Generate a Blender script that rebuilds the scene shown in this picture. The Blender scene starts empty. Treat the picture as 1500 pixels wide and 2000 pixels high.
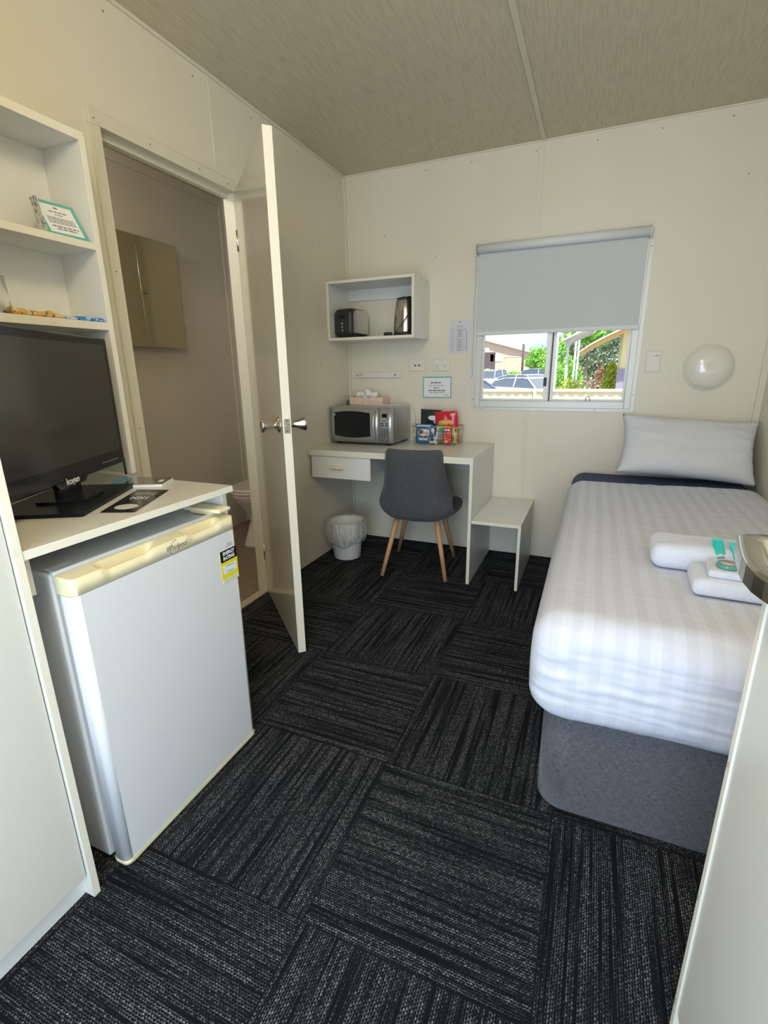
import bpy, bmesh, math, random
from mathutils import Matrix, Vector, noise
random.seed(7)
C = bpy.context.scene.collection
PI = math.pi

# ------------------------------------------------------------ camera
F_PX = 949.58
YAW, PITCH, ROLL = 0.4028, -0.2795, -0.0137
CAM = Vector((1.6139, -3.2032, 1.1943))
fw = Vector((-math.sin(YAW)*math.cos(PITCH), math.cos(YAW)*math.cos(PITCH), math.sin(PITCH)))
rt = Vector((math.cos(YAW), math.sin(YAW), 0)); up = rt.cross(fw)
r2 = math.cos(ROLL)*rt + math.sin(ROLL)*up; u2 = -math.sin(ROLL)*rt + math.cos(ROLL)*up
cd = bpy.data.cameras.new('camera'); cam = bpy.data.objects.new('camera', cd); C.objects.link(cam)
cd.sensor_fit = 'HORIZONTAL'; cd.sensor_width = 36; cd.lens = F_PX/1500*36; cd.clip_start = .02; cd.clip_end = 2000
cam.matrix_world = Matrix(((r2.x, u2.x, -fw.x, CAM.x), (r2.y, u2.y, -fw.y, CAM.y), (r2.z, u2.z, -fw.z, CAM.z), (0, 0, 0, 1)))
bpy.context.scene.camera = cam

# ------------------------------------------------------------ exposure, world, lights
vs = bpy.context.scene.view_settings
vs.view_transform = 'Standard'; vs.look = 'None'; vs.gamma = 1; vs.use_curve_mapping = False; vs.exposure = 0.0
W = bpy.data.worlds.new('world'); bpy.context.scene.world = W; W.use_nodes = True
nt = W.node_tree; nt.nodes.clear()
tc = nt.nodes.new('ShaderNodeTexCoord'); sp = nt.nodes.new('ShaderNodeSeparateXYZ'); nt.links.new(tc.outputs['Generated'], sp.inputs[0])
rp = nt.nodes.new('ShaderNodeValToRGB'); nt.links.new(sp.outputs['Z'], rp.inputs[0])
rp.color_ramp.elements[0].position = 0.0; rp.color_ramp.elements[0].color = (.62, .80, .95, 1)
rp.color_ramp.elements[1].position = .5; rp.color_ramp.elements[1].color = (.22, .45, .85, 1)
mp = nt.nodes.new('ShaderNodeMapping'); mp.inputs['Scale'].default_value = (1.2, 1.2, 7); nt.links.new(tc.outputs['Generated'], mp.inputs[0])
ns = nt.nodes.new('ShaderNodeTexNoise'); ns.inputs['Scale'].default_value = 2.2; ns.inputs['Detail'].default_value = 6; nt.links.new(mp.outputs[0], ns.inputs[0])
cr = nt.nodes.new('ShaderNodeValToRGB'); cr.color_ramp.elements[0].position = .40; cr.color_ramp.elements[1].position = .62; nt.links.new(ns.outputs[0], cr.inputs[0])
mx = nt.nodes.new('ShaderNodeMixRGB'); nt.links.new(cr.outputs[0], mx.inputs[0]); nt.links.new(rp.outputs[0], mx.inputs[1]); mx.inputs[2].default_value = (1, 1, 1, 1)
bg = nt.nodes.new('ShaderNodeBackground'); bg.inputs[1].default_value = 1.5; nt.links.new(mx.outputs[0], bg.inputs[0])
ow = nt.nodes.new('ShaderNodeOutputWorld'); nt.links.new(bg.outputs[0], ow.inputs[0])

def light(name, kind, energy, color, loc, rot, **kw):
    l = bpy.data.lights.new(name, kind); l.energy = energy; l.color = color
    for k, v in kw.items(): setattr(l, k, v)
    o = bpy.data.objects.new(name, l); C.objects.link(o); o.location = loc; o.rotation_euler = rot
    return o
light('sun', 'SUN', 6.5, (1, .95, .84), (0, -5, 12), (math.radians(28), math.radians(14), 0), angle=.02)
# daylight entering through the open entry doorway and the window
light('doorway_daylight', 'AREA', 40, (.67, .82, 1.0), (1.42, -3.86, 1.1), (PI/2, 0, 0), shape='RECTANGLE', size=.95, size_y=1.95)
# added fill: unseen warm point light behind the camera, another to brighten the bathroom
light('warm_fill', 'POINT', 29, (1, .82, .55), (1.25, -2.95, 2.2), (0, 0, 0), shadow_soft_size=.14)
light('bathroom_fill', 'POINT', 10, (1, .94, .84), (-.5, -1.95, 2.15), (0, 0, 0), shadow_soft_size=.12)

# ------------------------------------------------------------ materials
def mat(name, col, rough=.5, metal=0, coat=0, bump=None, var=None, emit=None, trans=0, alpha=1, ior=None, sheen=0, spec=None):
    m = bpy.data.materials.new(name); m.use_nodes = True; n = m.node_tree; b = n.nodes['Principled BSDF']
    b.inputs['Base Color'].default_value = (*col, 1); b.inputs['Roughness'].default_value = rough; b.inputs['Metallic'].default_value = metal
    if coat: b.inputs['Coat Weight'].default_value = coat; b.inputs['Coat Roughness'].default_value = .08
    if trans: b.inputs['Transmission Weight'].default_value = trans
    if ior: b.inputs['IOR'].default_value = ior
    if alpha < 1: b.inputs['Alpha'].default_value = alpha
    if sheen: b.inputs['Sheen Weight'].default_value = sheen
    if spec is not None: b.inputs['Specular IOR Level'].default_value = spec
    if emit: b.inputs['Emission Color'].default_value = (*emit[0], 1); b.inputs['Emission Strength'].default_value = emit[1]
    if bump or var:
        t = n.nodes.new('ShaderNodeTexCoord'); src = t.outputs['Object']
    if bump:    # (scale, strength, (sx,sy,sz))
        sc, st, str3 = bump
        mpn = n.nodes.new('ShaderNodeMapping'); mpn.inputs['Scale'].default_value = str3; n.links.new(src, mpn.inputs[0])
        nz = n.nodes.new('ShaderNodeTexNoise'); nz.inputs['Scale'].default_value = sc; nz.inputs['Detail'].default_value = 4; n.links.new(mpn.outputs[0], nz.inputs[0])
        bp = n.nodes.new('ShaderNodeBump'); bp.inputs['Strength'].default_value = st; bp.inputs['Distance'].default_value = .003; n.links.new(nz.outputs[0], bp.inputs['Height']); n.links.new(bp.outputs[0], b.inputs['Normal'])
    if var:     # (scale, other colour, (sx,sy,sz), lo, hi)
        sc, c2, str3, lo, hi = var
        mpn = n.nodes.new('ShaderNodeMapping'); mpn.inputs['Scale'].default_value = str3; n.links.new(src, mpn.inputs[0])
        nz = n.nodes.new('ShaderNodeTexNoise'); nz.inputs['Scale'].default_value = sc; nz.inputs['Detail'].default_value = 5; n.links.new(mpn.outputs[0], nz.inputs[0])
        r = n.nodes.new('ShaderNodeValToRGB'); r.color_ramp.elements[0].position = lo; r.color_ramp.elements[1].position = hi
        r.color_ramp.elements[0].color = (*col, 1); r.color_ramp.elements[1].color = (*c2, 1); n.links.new(nz.outputs[0], r.inputs[0]); n.links.new(r.outputs[0], b.inputs['Base Color'])
    return m
M = {}
M['wall'] = mat('cream_wall_panel', (.775, .735, .615), .42, bump=(900, .05, (1, 1, 1)), var=(2.2, (.74, .695, .57), (1, 1, .6), .35, .75))
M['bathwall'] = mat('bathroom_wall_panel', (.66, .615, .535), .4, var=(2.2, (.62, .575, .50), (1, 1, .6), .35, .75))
M['ceiling'] = mat('woven_vinyl_ceiling', (.635, .575, .43), .6, bump=(1, .4, (700, 60, 60)), var=(1, (.51, .455, .33), (120, 9, 10), .42, .75))
M['batten'] = mat('cream_batten', (.74, .70, .58), .45)
M['ceilbatten'] = mat('pale_ceiling_batten', (.66, .62, .50), .45)
M['frame'] = mat('cream_painted_frame', (.72, .69, .56), .35, bump=(300, .05, (1, 1, 1)))
M['door'] = mat('gloss_cream_door', (.56, .52, .41), .12, coat=.4, var=(1.5, (.53, .485, .375), (1, 1, .4), .4, .7))
M['dooredge'] = mat('pale_door_edge', (.84, .80, .66), .4)
M['mel'] = mat('white_melamine', (.80, .805, .765), .35, bump=(500, .04, (1, 1, 1)))
M['meledge'] = mat('cream_edge_tape', (.84, .81, .68), .4, var=(14, (.76, .70, .50), (1, 1, 1), .62, .8))
M['melcream'] = mat('cream_melamine', (.67, .66, .59), .32, bump=(200, .05, (1, 1, .1)))
M['top'] = mat('laminate_worktop', (.68, .66, .58), .3, bump=(900, .06, (1, 1, 1)), var=(300, (.62, .60, .53), (1, 1, 1), .4, .6))
M['desktop'] = mat('white_desktop_laminate', (.78, .775, .72), .25, bump=(900, .06, (1, 1, 1)))
M['fridge'] = mat('white_fridge_enamel', (.76, .78, .80), .28, coat=.2, bump=(160, .04, (1, 1, 1)))
M['fcream'] = mat('yellowed_plastic', (.86, .79, .52), .35, var=(9, (.80, .70, .42), (1, 1, 1), .5, .8))
M['gasket'] = mat('grey_gasket', (.55, .56, .56), .6)
M['black'] = mat('black_gloss_plastic', (.012, .013, .015), .16, coat=.08, spec=.3)
M['standblack'] = mat('dark_stand_plastic', (.010, .012, .016), .28, spec=.12)
M['blackm'] = mat('black_matt_plastic', (.025, .027, .03), .45)
M['screen'] = mat('tv_screen_glass', (.028, .028, .026), .16, spec=.6)
M['chrome'] = mat('brushed_nickel', (.62, .57, .52), .22, 1, bump=(60, .1, (1, 1, 8)))
M['steel'] = mat('stainless_steel', (.62, .61, .58), .20, 1)
M['silver'] = mat('silver_plastic', (.50, .51, .51), .32, .7)
M['white'] = mat('white_plastic', (.82, .82, .79), .35)
M['plate'] = mat('ivory_plate', (.78, .76, .68), .35)
M['dark'] = mat('dark_grey_mark', (.10, .10, .11), .6)
M['ink'] = mat('grey_ink', (.25, .25, .28), .7)
M['paper'] = mat('white_paper', (.84, .85, .86), .5)
M['lamsheet'] = mat('laminated_sheet', (.72, .72, .77), .25)
M['teal'] = mat('teal_print', (.13, .46, .40), .4)
M['pane'] = mat('window_glass', (1, 1, 1), 0, trans=1, ior=1.0, spec=.1)
M['alu'] = mat('pale_aluminium', (.66, .665, .62), .4, .2)
M['blind'] = mat('grey_white_blind', (.60, .63, .64), .7, bump=(900, .1, (1, 1, 1)))
M['blindroll'] = mat('blind_roll_fabric', (.74, .77, .78), .6)
M['sheet'] = mat('white_sheet', (.80, .82, .88), .75, bump=(30, .25, (1, 1, 1)))
M['navy'] = mat('navy_sheet', (.045, .055, .14), .8)
M['pillow'] = mat('white_pillowcase', (.70, .715, .76), .75, bump=(600, .1, (1, 1, 1)))
M['towel'] = mat('white_terry', (.74, .78, .90), .95, bump=(420, .9, (1, 1, 1)), sheen=.3)
M['wood'] = mat('beech_wood', (.66, .36, .17), .4, var=(6, (.55, .28, .12), (8, 8, .6), .35, .7))
M['bag'] = mat('translucent_bag', (.82, .82, .81), .22, trans=.35, alpha=.62, bump=(60, 1.0, (1, 1, .5)))
M['bin'] = mat('white_bin_plastic', (.80, .80, .78), .4)
M['porcelain'] = mat('toilet_porcelain', (.66, .64, .58), .15, coat=.5)
M['lino'] = mat('bathroom_lino', (.27, .205, .155), .5, var=(30, (.22, .165, .125), (1, 1, 1), .4, .7))
M['mirror'] = mat('mirror_glass', (.72, .70, .56), .06, 1)
M['glass'] = mat('clear_glass', (1, 1, 1), .02, trans=1, ior=1.45)
M['tissuebox'] = mat('pink_tissue_box', (.78, .55, .42), .6, var=(60, (.80, .66, .55), (1, 1, 1), .4, .6))
M['tissue'] = mat('tissue_paper', (.86, .85, .82), .9)
M['yellow'] = mat('yellow_label', (.80, .73, .04), .4)
M['screw'] = mat('screw_head', (.34, .31, .25), .4, .5)
M['dome'] = mat('opal_diffuser', (.80, .79, .70), .15, coat=.6)
M['tealgel'] = mat('teal_gel', (.02, .55, .50), .15, coat=.4, spec=.5)
M['tealpale'] = mat('pale_teal_gel', (.10, .62, .62), .15, coat=.4)
M['wire'] = mat('gold_wire', (.72, .62, .42), .3, .9)

def nodes_mat(name, rough=.8):
    m = bpy.data.materials.new(name); m.use_nodes = True; return m, m.node_tree, m.node_tree.nodes['Principled BSDF']
def mth(n, op, a, b=None, c=None):
    k = n.nodes.new('ShaderNodeMath'); k.operation = op
    for i, v in enumerate((a, b, c)):
        if v is None: continue
        if isinstance(v, (int, float)): k.inputs[i].default_value = v
        else: n.links.new(v, k.inputs[i])
    return k.outputs[0]
def carpet_mat():
    m, n, b = nodes_mat('striped_carpet_tile')
    g = n.nodes.new('ShaderNodeNewGeometry'); s = n.nodes.new('ShaderNodeSeparateXYZ'); n.links.new(g.outputs['Position'], s.inputs[0])
    X = mth(n, 'DIVIDE', mth(n, 'SUBTRACT', s.outputs[0], .1155), .5); Y = mth(n, 'DIVIDE', mth(n, 'ADD', s.outputs[1], .039), .5)
    ix = mth(n, 'FLOOR', X); iy = mth(n, 'FLOOR', Y)
    par = mth(n, 'FLOORED_MODULO', mth(n, 'ADD', ix, iy), 2)   # tile [1.115,1.615]x[-2.54,-2.04] : ix=2, iy=-5 -> 1 : stripes along x
    def mix(f, a, c):
        k = n.nodes.new('ShaderNodeMix'); k.data_type = 'FLOAT'; n.links.new(f, k.inputs[0]); n.links.new(a, k.inputs[2]); n.links.new(c, k.inputs[3]); return k.outputs[0]
    across = mix(par, s.outputs[0], s.outputs[1]); along = mix(par, s.outputs[1], s.outputs[0])
    off = mth(n, 'ADD', mth(n, 'MULTIPLY', ix, 7.13), mth(n, 'MULTIPLY', iy, 3.71))
    def vec(x, y, z):
        k = n.nodes.new('ShaderNodeCombineXYZ')
        for i, v in enumerate((x, y, z)):
            if isinstance(v, (int, float)): k.inputs[i].default_value = v
            else: n.links.new(v, k.inputs[i])
        return k.outputs[0]
    st = n.nodes.new('ShaderNodeTexNoise'); st.inputs['Scale'].default_value = 1; st.inputs['Detail'].default_value = 2; st.inputs['Roughness'].default_value = .7
    n.links.new(vec(mth(n, 'MULTIPLY', across, 85), mth(n, 'MULTIPLY', along, 2.0), off), st.inputs[0])
    stripe = mth(n, 'ADD', mth(n, 'MULTIPLY', mth(n, 'SUBTRACT', st.outputs[0], .42), 4.2), .14)
    cl = n.nodes.new('ShaderNodeClamp'); n.links.new(stripe, cl.inputs[0]); stripe = cl.outputs[0]
    vo = n.nodes.new('ShaderNodeTexVoronoi'); vo.inputs['Scale'].default_value = 1; vo.inputs['Randomness'].default_value = .28
    a2 = mth(n, 'DIVIDE', across, .0052); l2 = mth(n, 'DIVIDE', along, .0075)
    l3 = mth(n, 'ADD', l2, mth(n, 'MULTIPLY', mth(n, 'FLOORED_MODULO', mth(n, 'FLOOR', a2), 2), .5))
    n.links.new(vec(a2, l3, 0.0), vo.inputs['Vector'])
    dot = mth(n, 'MULTIPLY', mth(n, 'SUBTRACT', .46, vo.outputs['Distance']), 5.0)
    c2 = n.nodes.new('ShaderNodeClamp'); n.links.new(dot, c2.inputs[0]); dot = c2.outputs[0]
    vc = n.nodes.new('ShaderNodeSeparateColor'); n.links.new(vo.outputs['Color'], vc.inputs[0])
    rnd = mth(n, 'ADD', mth(n, 'MULTIPLY', vc.outputs[0], .75), .25)
    big = n.nodes.new('ShaderNodeTexNoise'); big.inputs['Scale'].default_value = 9; n.links.new(g.outputs['Position'], big.inputs[0])
    f = mth(n, 'MULTIPLY', mth(n, 'MULTIPLY', mth(n, 'MULTIPLY', stripe, dot), rnd), mth(n, 'ADD', mth(n, 'MULTIPLY', big.outputs[0], .6), .7))
    # seam
    def edge(v): 
        fr = mth(n, 'FRACT', v); return mth(n, 'MINIMUM', fr, mth(n, 'SUBTRACT', 1, fr))
    seam = mth(n, 'LESS_THAN', mth(n, 'MINIMUM', edge(X), edge(Y)), .005)
    f = mth(n, 'MULTIPLY', f, mth(n, 'SUBTRACT', 1, mth(n, 'MULTIPLY', seam, .8)))
    mc = n.nodes.new('ShaderNodeMixRGB'); n.links.new(f, mc.inputs[0]); mc.inputs[1].default_value = (.0065, .0072, .0092, 1); mc.inputs[2].default_value = (.24, .245, .26, 1)
    n.links.new(mc.outputs[0], b.inputs['Base Color']); b.inputs['Roughness'].default_value = .95; b.inputs['Specular IOR Level'].default_value = .12
    bp = n.nodes.new('ShaderNodeBump'); bp.inputs['Strength'].default_value = .5; bp.inputs['Distance'].default_value = .0015; n.links.new(dot, bp.inputs['Height']); n.links.new(bp.outputs[0], b.inputs['Normal'])
    return m
M['carpet'] = carpet_mat()
def stripe_sheet():
    m, n, b = nodes_mat('satin_striped_cover')
    g = n.nodes.new('ShaderNodeNewGeometry'); s = n.nodes.new('ShaderNodeSeparateXYZ'); n.links.new(g.outputs['Position'], s.inputs[0])
    nz = n.nodes.new('ShaderNodeTexNoise'); nz.inputs['Scale'].default_value = 2.5; n.links.new(g.outputs['Position'], nz.inputs[0])
    x = mth(n, 'ADD', s.outputs[0], mth(n, 'MULTIPLY', nz.outputs[0], .02))
    w = mth(n, 'SINE', mth(n, 'MULTIPLY', x, 2*PI/.05)); k = n.nodes.new('ShaderNodeClamp'); n.links.new(mth(n, 'ADD', mth(n, 'MULTIPLY', w, 3), .5), k.inputs[0])
    top = n.nodes.new('ShaderNodeSeparateXYZ'); n.links.new(g.outputs['Normal'], top.inputs[0])
    mc = n.nodes.new('ShaderNodeMixRGB'); n.links.new(k.outputs[0], mc.inputs[0]); mc.inputs[1].default_value = (.625, .645, .725, 1); mc.inputs[2].default_value = (.665, .69, .785, 1)
    n.links.new(mc.outputs[0], b.inputs['Base Color'])
    n.links.new(mth(n, 'SUBTRACT', .75, mth(n, 'MULTIPLY', k.outputs[0], .25)), b.inputs['Roughness'])
    t = n.nodes.new('ShaderNodeTexNoise'); t.inputs['Scale'].default_value = 14; t.inputs['Detail'].default_value = 5; n.links.new(g.outputs['Position'], t.inputs[0])
    bp = n.nodes.new('ShaderNodeBump'); bp.inputs['Strength'].default_value = .35; bp.inputs['Distance'].default_value = .01; n.links.new(t.outputs[0], bp.inputs['Height']); n.links.new(bp.outputs[0], b.inputs['Normal'])
    return m
M['cover'] = stripe_sheet()
def weave(name, ca, cb, sa=(900, 60, 60), sb=(60, 60, 1200)):
    m, n, b = nodes_mat(name)
    t = n.nodes.new('ShaderNodeTexCoord'); outs = []
    for sc in (sa, sb):
        p = n.nodes.new('ShaderNodeMapping'); p.inputs['Scale'].default_value = sc; n.links.new(t.outputs['Object'], p.inputs[0])
        z = n.nodes.new('ShaderNodeTexNoise'); z.inputs['Scale'].default_value = 1; z.inputs['Detail'].default_value = 2; n.links.new(p.outputs[0], z.inputs[0]); outs.append(z.outputs[0])
    v = mth(n, 'MULTIPLY', mth(n, 'ADD', outs[0], outs[1]), .5)
    r = n.nodes.new('ShaderNodeValToRGB'); r.color_ramp.elements[0].position = .38; r.color_ramp.elements[1].position = .62
    r.color_ramp.elements[0].color = (*ca, 1); r.color_ramp.elements[1].color = (*cb, 1); n.links.new(v, r.inputs[0]); n.links.new(r.outputs[0], b.inputs['Base Color'])
    b.inputs['Roughness'].default_value = .95; b.inputs['Sheen Weight'].default_value = .15
    bp = n.nodes.new('ShaderNodeBump'); bp.inputs['Strength'].default_value = .4; bp.inputs['Distance'].default_value = .001; n.links.new(v, bp.inputs['Height']); n.links.new(bp.outputs[0], b.inputs['Normal'])
    return m
M['basefab'] = weave('grey_melange_bed_fabric', (.045, .048, .058), (.135, .138, .155), (60, 60, 700), (800, 800, 60))
M['chairfab'] = weave('charcoal_chair_fabric', (.045, .047, .055), (.115, .118, .13), (900, 900, 90), (90, 90, 900))

# ------------------------------------------------------------ mesh builder
class MB:
    def __init__(s): s.bm = bmesh.new(); s.M = Matrix.Identity(4)
    def v(s, p): return s.bm.verts.new(s.M @ Vector(p))
    def face(s, vs, mi=0, sm=False):
        try: f = s.bm.faces.new(vs)
        except ValueError: return None
        f.material_index = mi; f.smooth = sm; return f
    def box(s, x0, x1, y0, y1, z0, z1, bev=0, mi=0, edge=None, seg=2):
        """edge: material index for the narrow faces of a board"""
        if x0 > x1: x0, x1 = x1, x0
        if y0 > y1: y0, y1 = y1, y0
        if z0 > z1: z0, z1 = z1, z0
        t = bmesh.new(); bmesh.ops.create_cube(t, size=1)
        for q in t.verts: q.co = Vector(((q.co.x+.5)*(x1-x0)+x0, (q.co.y+.5)*(y1-y0)+y0, (q.co.z+.5)*(z1-z0)+z0))
        d = (x1-x0, y1-y0, z1-z0); th = d.index(min(d))
        for f in t.faces:
            f.material_index = mi
            if edge is not None and abs(f.normal[th]) < .5: f.material_index = edge
        if bev: bmesh.ops.bevel(t, geom=list(t.edges), offset=min(bev, min(d)*.49), segments=seg, affect='EDGES', profile=.5, material=-1)
        if bev:
            for f in t.faces: f.smooth = max(abs(c) for c in f.normal) < .999
        s.add(t); return s
    def add(s, t):
        mp_ = {}
        for q in t.verts: mp_[q] = s.v(q.co)
        for f in t.faces: s.face([mp_[q] for q in f.verts], f.material_index, f.smooth)
        t.free()
    def cyl(s, a, b, r, r2=None, n=24, mi=0, cap=True, sm=True):
        a, b = Vector(a), Vector(b); r2 = r if r2 is None else r2; d = (b-a).normalized()
        o = d.orthogonal().normalized(); q = d.cross(o)
        A = [s.v(a+(o*math.cos(2*PI*i/n)+q*math.sin(2*PI*i/n))*r) for i in range(n)]
        B = [s.v(b+(o*math.cos(2*PI*i/n)+q*math.sin(2*PI*i/n))*r2) for i in range(n)]
        for i in range(n): s.face([A[i], A[(i+1) % n], B[(i+1) % n], B[i]], mi, sm)
        if cap: s.face(A[::-1], mi); s.face(B, mi)
        return s
    def lathe(s, prof, org=(0, 0, 0), axis='z', n=40, mi=0, sx=1, sy=1):
        rings = []
        for r, h in prof:
            ring = []
            for i in range(n):
                c, e = math.cos(2*PI*i/n)*r*sx, math.sin(2*PI*i/n)*r*sy
                p = {'z': (c, e, h), 'y': (c, h, e), 'x': (h, c, e)}[axis]
                ring.append(s.v(Vector(org)+Vector(p)))
            rings.append(ring)
        for A, B in zip(rings, rings[1:]):
            for i in range(n): s.face([A[i], A[(i+1) % n], B[(i+1) % n], B[i]], mi, True)
        s.face(rings[0][::-1], mi); s.face(rings[-1], mi); return s
    def tube(s, pts, r, n=10, mi=0, closed=False):
        pts = [Vector(p) for p in pts]; rings = []; N = len(pts)
        for i, p in enumerate(pts):
            a = pts[(i-1) % N] if closed or i else pts[0]; b = pts[(i+1) % N] if closed or i < N-1 else pts[-1]
            d = (b-a).normalized()
            if i == 0: o = d.orthogonal().normalized()
            else: o = (o-d*o.dot(d)).normalized()
            q = d.cross(o); rings.append([s.v(p+(o*math.cos(2*PI*k/n)+q*math.sin(2*PI*k/n))*r) for k in range(n)])
        rr = list(zip(rings, rings[1:])) + ([(rings[-1], rings[0])] if closed else [])
        for A, B in rr:
            for k in range(n): s.face([A[k], A[(k+1) % n], B[(k+1) % n], B[k]], mi, True)
        if not closed: s.face(rings[0][::-1], mi); s.face(rings[-1], mi)
        return s
    def prism(s, poly, ax, a0, a1, mi=0, side=None, sm=False):
        """extrude 2-D polygon along axis ax between a0 and a1; poly in the other two axes in xyz order"""
        def P(p, a):
            return {'x': (a, p[0], p[1]), 'y': (p[0], a, p[1]), 'z': (p[0], p[1], a)}[ax]
        A = [s.v(P(p, a0)) for p in poly]; B = [s.v(P(p, a1)) for p in poly]; n = len(poly)
        s.face(A[::-1], mi); s.face(B, mi)
        for i in range(n):
            L = math.dist(poly[i], poly[(i+1) % n])
            s.face([A[i], A[(i+1) % n], B[(i+1) % n], B[i]], mi if side is None else side, sm and L < .06)
        return s
    def grid(s, fn, nu, nv, mi=0, sm=True):
        g_ = [[s.v(fn(i/nu, j/nv)) for j in range(nv+1)] for i in range(nu+1)]
        for i in range(nu):
            for j in range(nv): s.face([g_[i][j], g_[i+1][j], g_[i+1][j+1], g_[i][j+1]], mi, sm)
        return g_
    def soft(s, x0, x1, y0, y1, z0, z1, r, seg=5, inn=10, fn=None, mi=0):
        """rounded box with a dense skin; fn(p) deforms"""
        def ax(a, b):
            c = [a + r*(1-math.cos(PI/2*i/seg)) for i in range(seg+1)]
            k = max(1, inn); mid = [a+r+(b-a-2*r)*i/k for i in range(1, k)]
            return c + mid + [b - (q-a) for q in reversed(c)]
        xs, ys, zs = ax(x0, x1), ax(y0, y1), ax(z0, z1)
        def rd(p):
            # sphere-round towards the inner box
            q = Vector((min(max(p[0], x0+r), x1-r), min(max(p[1], y0+r), y1-r), min(max(p[2], z0+r), z1-r)))
            d = Vector(p)-q
            if d.length > 1e-9: d = d.normalized()*r
            p = q+d
            return fn(p) if fn else p
        cache = {}
        def V(p):
            k = tuple(round(c, 6) for c in p)
            if k not in cache: cache[k] = s.v(rd(p))
            return cache[k]
        def quad(L1, L2, mk, flip):
            for i in range(len(L1)-1):
                for j in range(len(L2)-1):
                    f = [V(mk(L1[i], L2[j])), V(mk(L1[i+1], L2[j])), V(mk(L1[i+1], L2[j+1])), V(mk(L1[i], L2[j+1]))]
                    if len(set(f)) < 3: continue
                    s.face(f[::-1] if flip else f, mi, True)
        quad(xs, ys, lambda a, b: (a, b, z1), False); quad(xs, ys, lambda a, b: (a, b, z0), True)
        quad(xs, zs, lambda a, b: (a, y0, b), False); quad(xs, zs, lambda a, b: (a, y1, b), True)
        quad(ys, zs, lambda a, b: (x1, a, b), False); quad(ys, zs, lambda a, b: (x0, a, b), True)
        return s
    def obj(s, name, mats, parent=None, local=False):
        me = bpy.data.meshes.new(name)
        if not isinstance(mats, (list, tuple)): mats = [mats]
        for m_ in mats: me.materials.append(M[m_] if isinstance(m_, str) else m_)
        o = bpy.data.objects.new(name, me); C.objects.link(o)
        if parent is not None:
            o.parent = parent
            if not local: s.bm.transform(wmat(parent).inverted())
        s.bm.to_mesh(me); s.bm.free(); return o
def wmat(o):
    m_ = Matrix.LocRotScale(o.location, o.rotation_euler, None)
    return wmat(o.parent) @ m_ if o.parent else m_
def thing(name, label, cat, loc=(0, 0, 0), rot=(0, 0, 0), group=None):
    o = bpy.data.objects.new(name, None); C.objects.link(o); o.location = loc; o.rotation_euler = rot; o.empty_display_size = .05
    return tag(o, label, cat, group)
def tag(o, label, cat, group=None):
    o['label'] = label; o['category'] = cat
    if group: o['group'] = group
    return o
def struct(o): o['kind'] = 'structure'; return o
def base(o, loc):
    """move a single-mesh object's origin to loc"""
    o.data.transform(Matrix.Translation(-Vector(loc))); o.location = loc; return o
def text(name, s, size, mtx, m_, parent, shear=0, ext=.0002, local=False, sx=1, bold=0):
    cu = bpy.data.curves.new(name, 'FONT'); cu.body = s; cu.size = size; cu.align_x = 'CENTER'; cu.align_y = 'CENTER'; cu.extrude = ext; cu.shear = shear; cu.offset = bold
    t = bpy.data.objects.new(name, cu); C.objects.link(t); bpy.context.view_layer.update()
    me = bpy.data.meshes.new_from_object(t.evaluated_get(bpy.context.evaluated_depsgraph_get())); bpy.data.objects.remove(t)
    me.transform(Matrix.Diagonal((sx, 1, 1, 1))); me.transform(mtx); me.materials.clear(); me.materials.append(M[m_])
    o = bpy.data.objects.new(name, me); C.objects.link(o); o.parent = parent
    if not local:
        top = Vector((0, 0, 0)); q = parent
        while q is not None: top += q.location; q = q.parent
        me.transform(Matrix.Translation(-top))
    return o
def frame(org, xa, ya):
    xa = Vector(xa).normalized(); ya = Vector(ya).normalized(); za = xa.cross(ya)
    m_ = Matrix.Identity(4)
    for i in range(3): m_[i][0] = xa[i]; m_[i][1] = ya[i]; m_[i][2] = za[i]; m_[i][3] = org[i]
    return m_
def lines_mb(mtx, rows, th=.0003, jit=True):
    """rows of (cx, cy, width, height): printed lines as short dashes"""
    b = MB(); b.M = mtx; rnd = random.Random(3)
    for cx, cy, w, h in rows:
        x = cx-w/2
        while x < cx+w/2-1e-6:
            L = min(rnd.uniform(.6, 1.8)*h*2.2, cx+w/2-x)
            b.box(x, x+L, cy-h/2, cy+h/2, 0, th); x += L+h*.6
    return b
def screws(b, pts, n, r=.0035, mi=1):
    for p in pts:
        p = Vector(p); b.cyl(p, p+Vector(n)*.0022, r, r*.75, n=10, mi=mi)

# ------------------------------------------------------------ room shell
RX, RY, H = 2.43, -3.9, 2.4
b = MB(); b.box(0, RX, RY, 0, -.05, 0); struct(b.obj('floor', 'carpet'))
b = MB(); b.box(-1.05, RX+.05, RY-.05, .05, H, H+.05); struct(b.obj('ceiling', 'ceiling'))
WX0, WX1, WZ0, WZ1 = .925, 1.775, 1.0, 1.86
b = MB()   # back wall with window opening
b.box(0, WX0, 0, .06, 0, H); b.box(WX1, RX+.05, 0, .06, 0, H); b.box(WX0, WX1, 0, .06, 0, WZ0); b.box(WX0, WX1, 0, .06, WZ1, H)
screws(b, [(x, 0, 2.355) for x in (.27, .55, .83, 1.19, 1.50, 1.80, 2.10, 2.3)] + [(.045, 0, 2.37), (.62, 0, 1.88), (.28, 0, 2.03), (2.40, 0, 1.0), (1.42, 0, .04), (1.215, 0, .52), (1.20, 0, .06), (.55, 0, .05), (1.0, 0, .35), (2.2, 0, 2.1)] , (0, -1, 0))
struct(b.obj('wall_back', ['wall', 'screw']))
DY0, DY1, DZ = -1.811, -1.1245, 1.997    # bathroom doorway
b = MB()
b.box(-.05, 0, DY1+.03, 0, 0, H); b.box(-.05, 0, RY, DY0-.03, 0, H); b.box(-.05, 0, DY0-.03, DY1+.03, DZ+.03, H)
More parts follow.
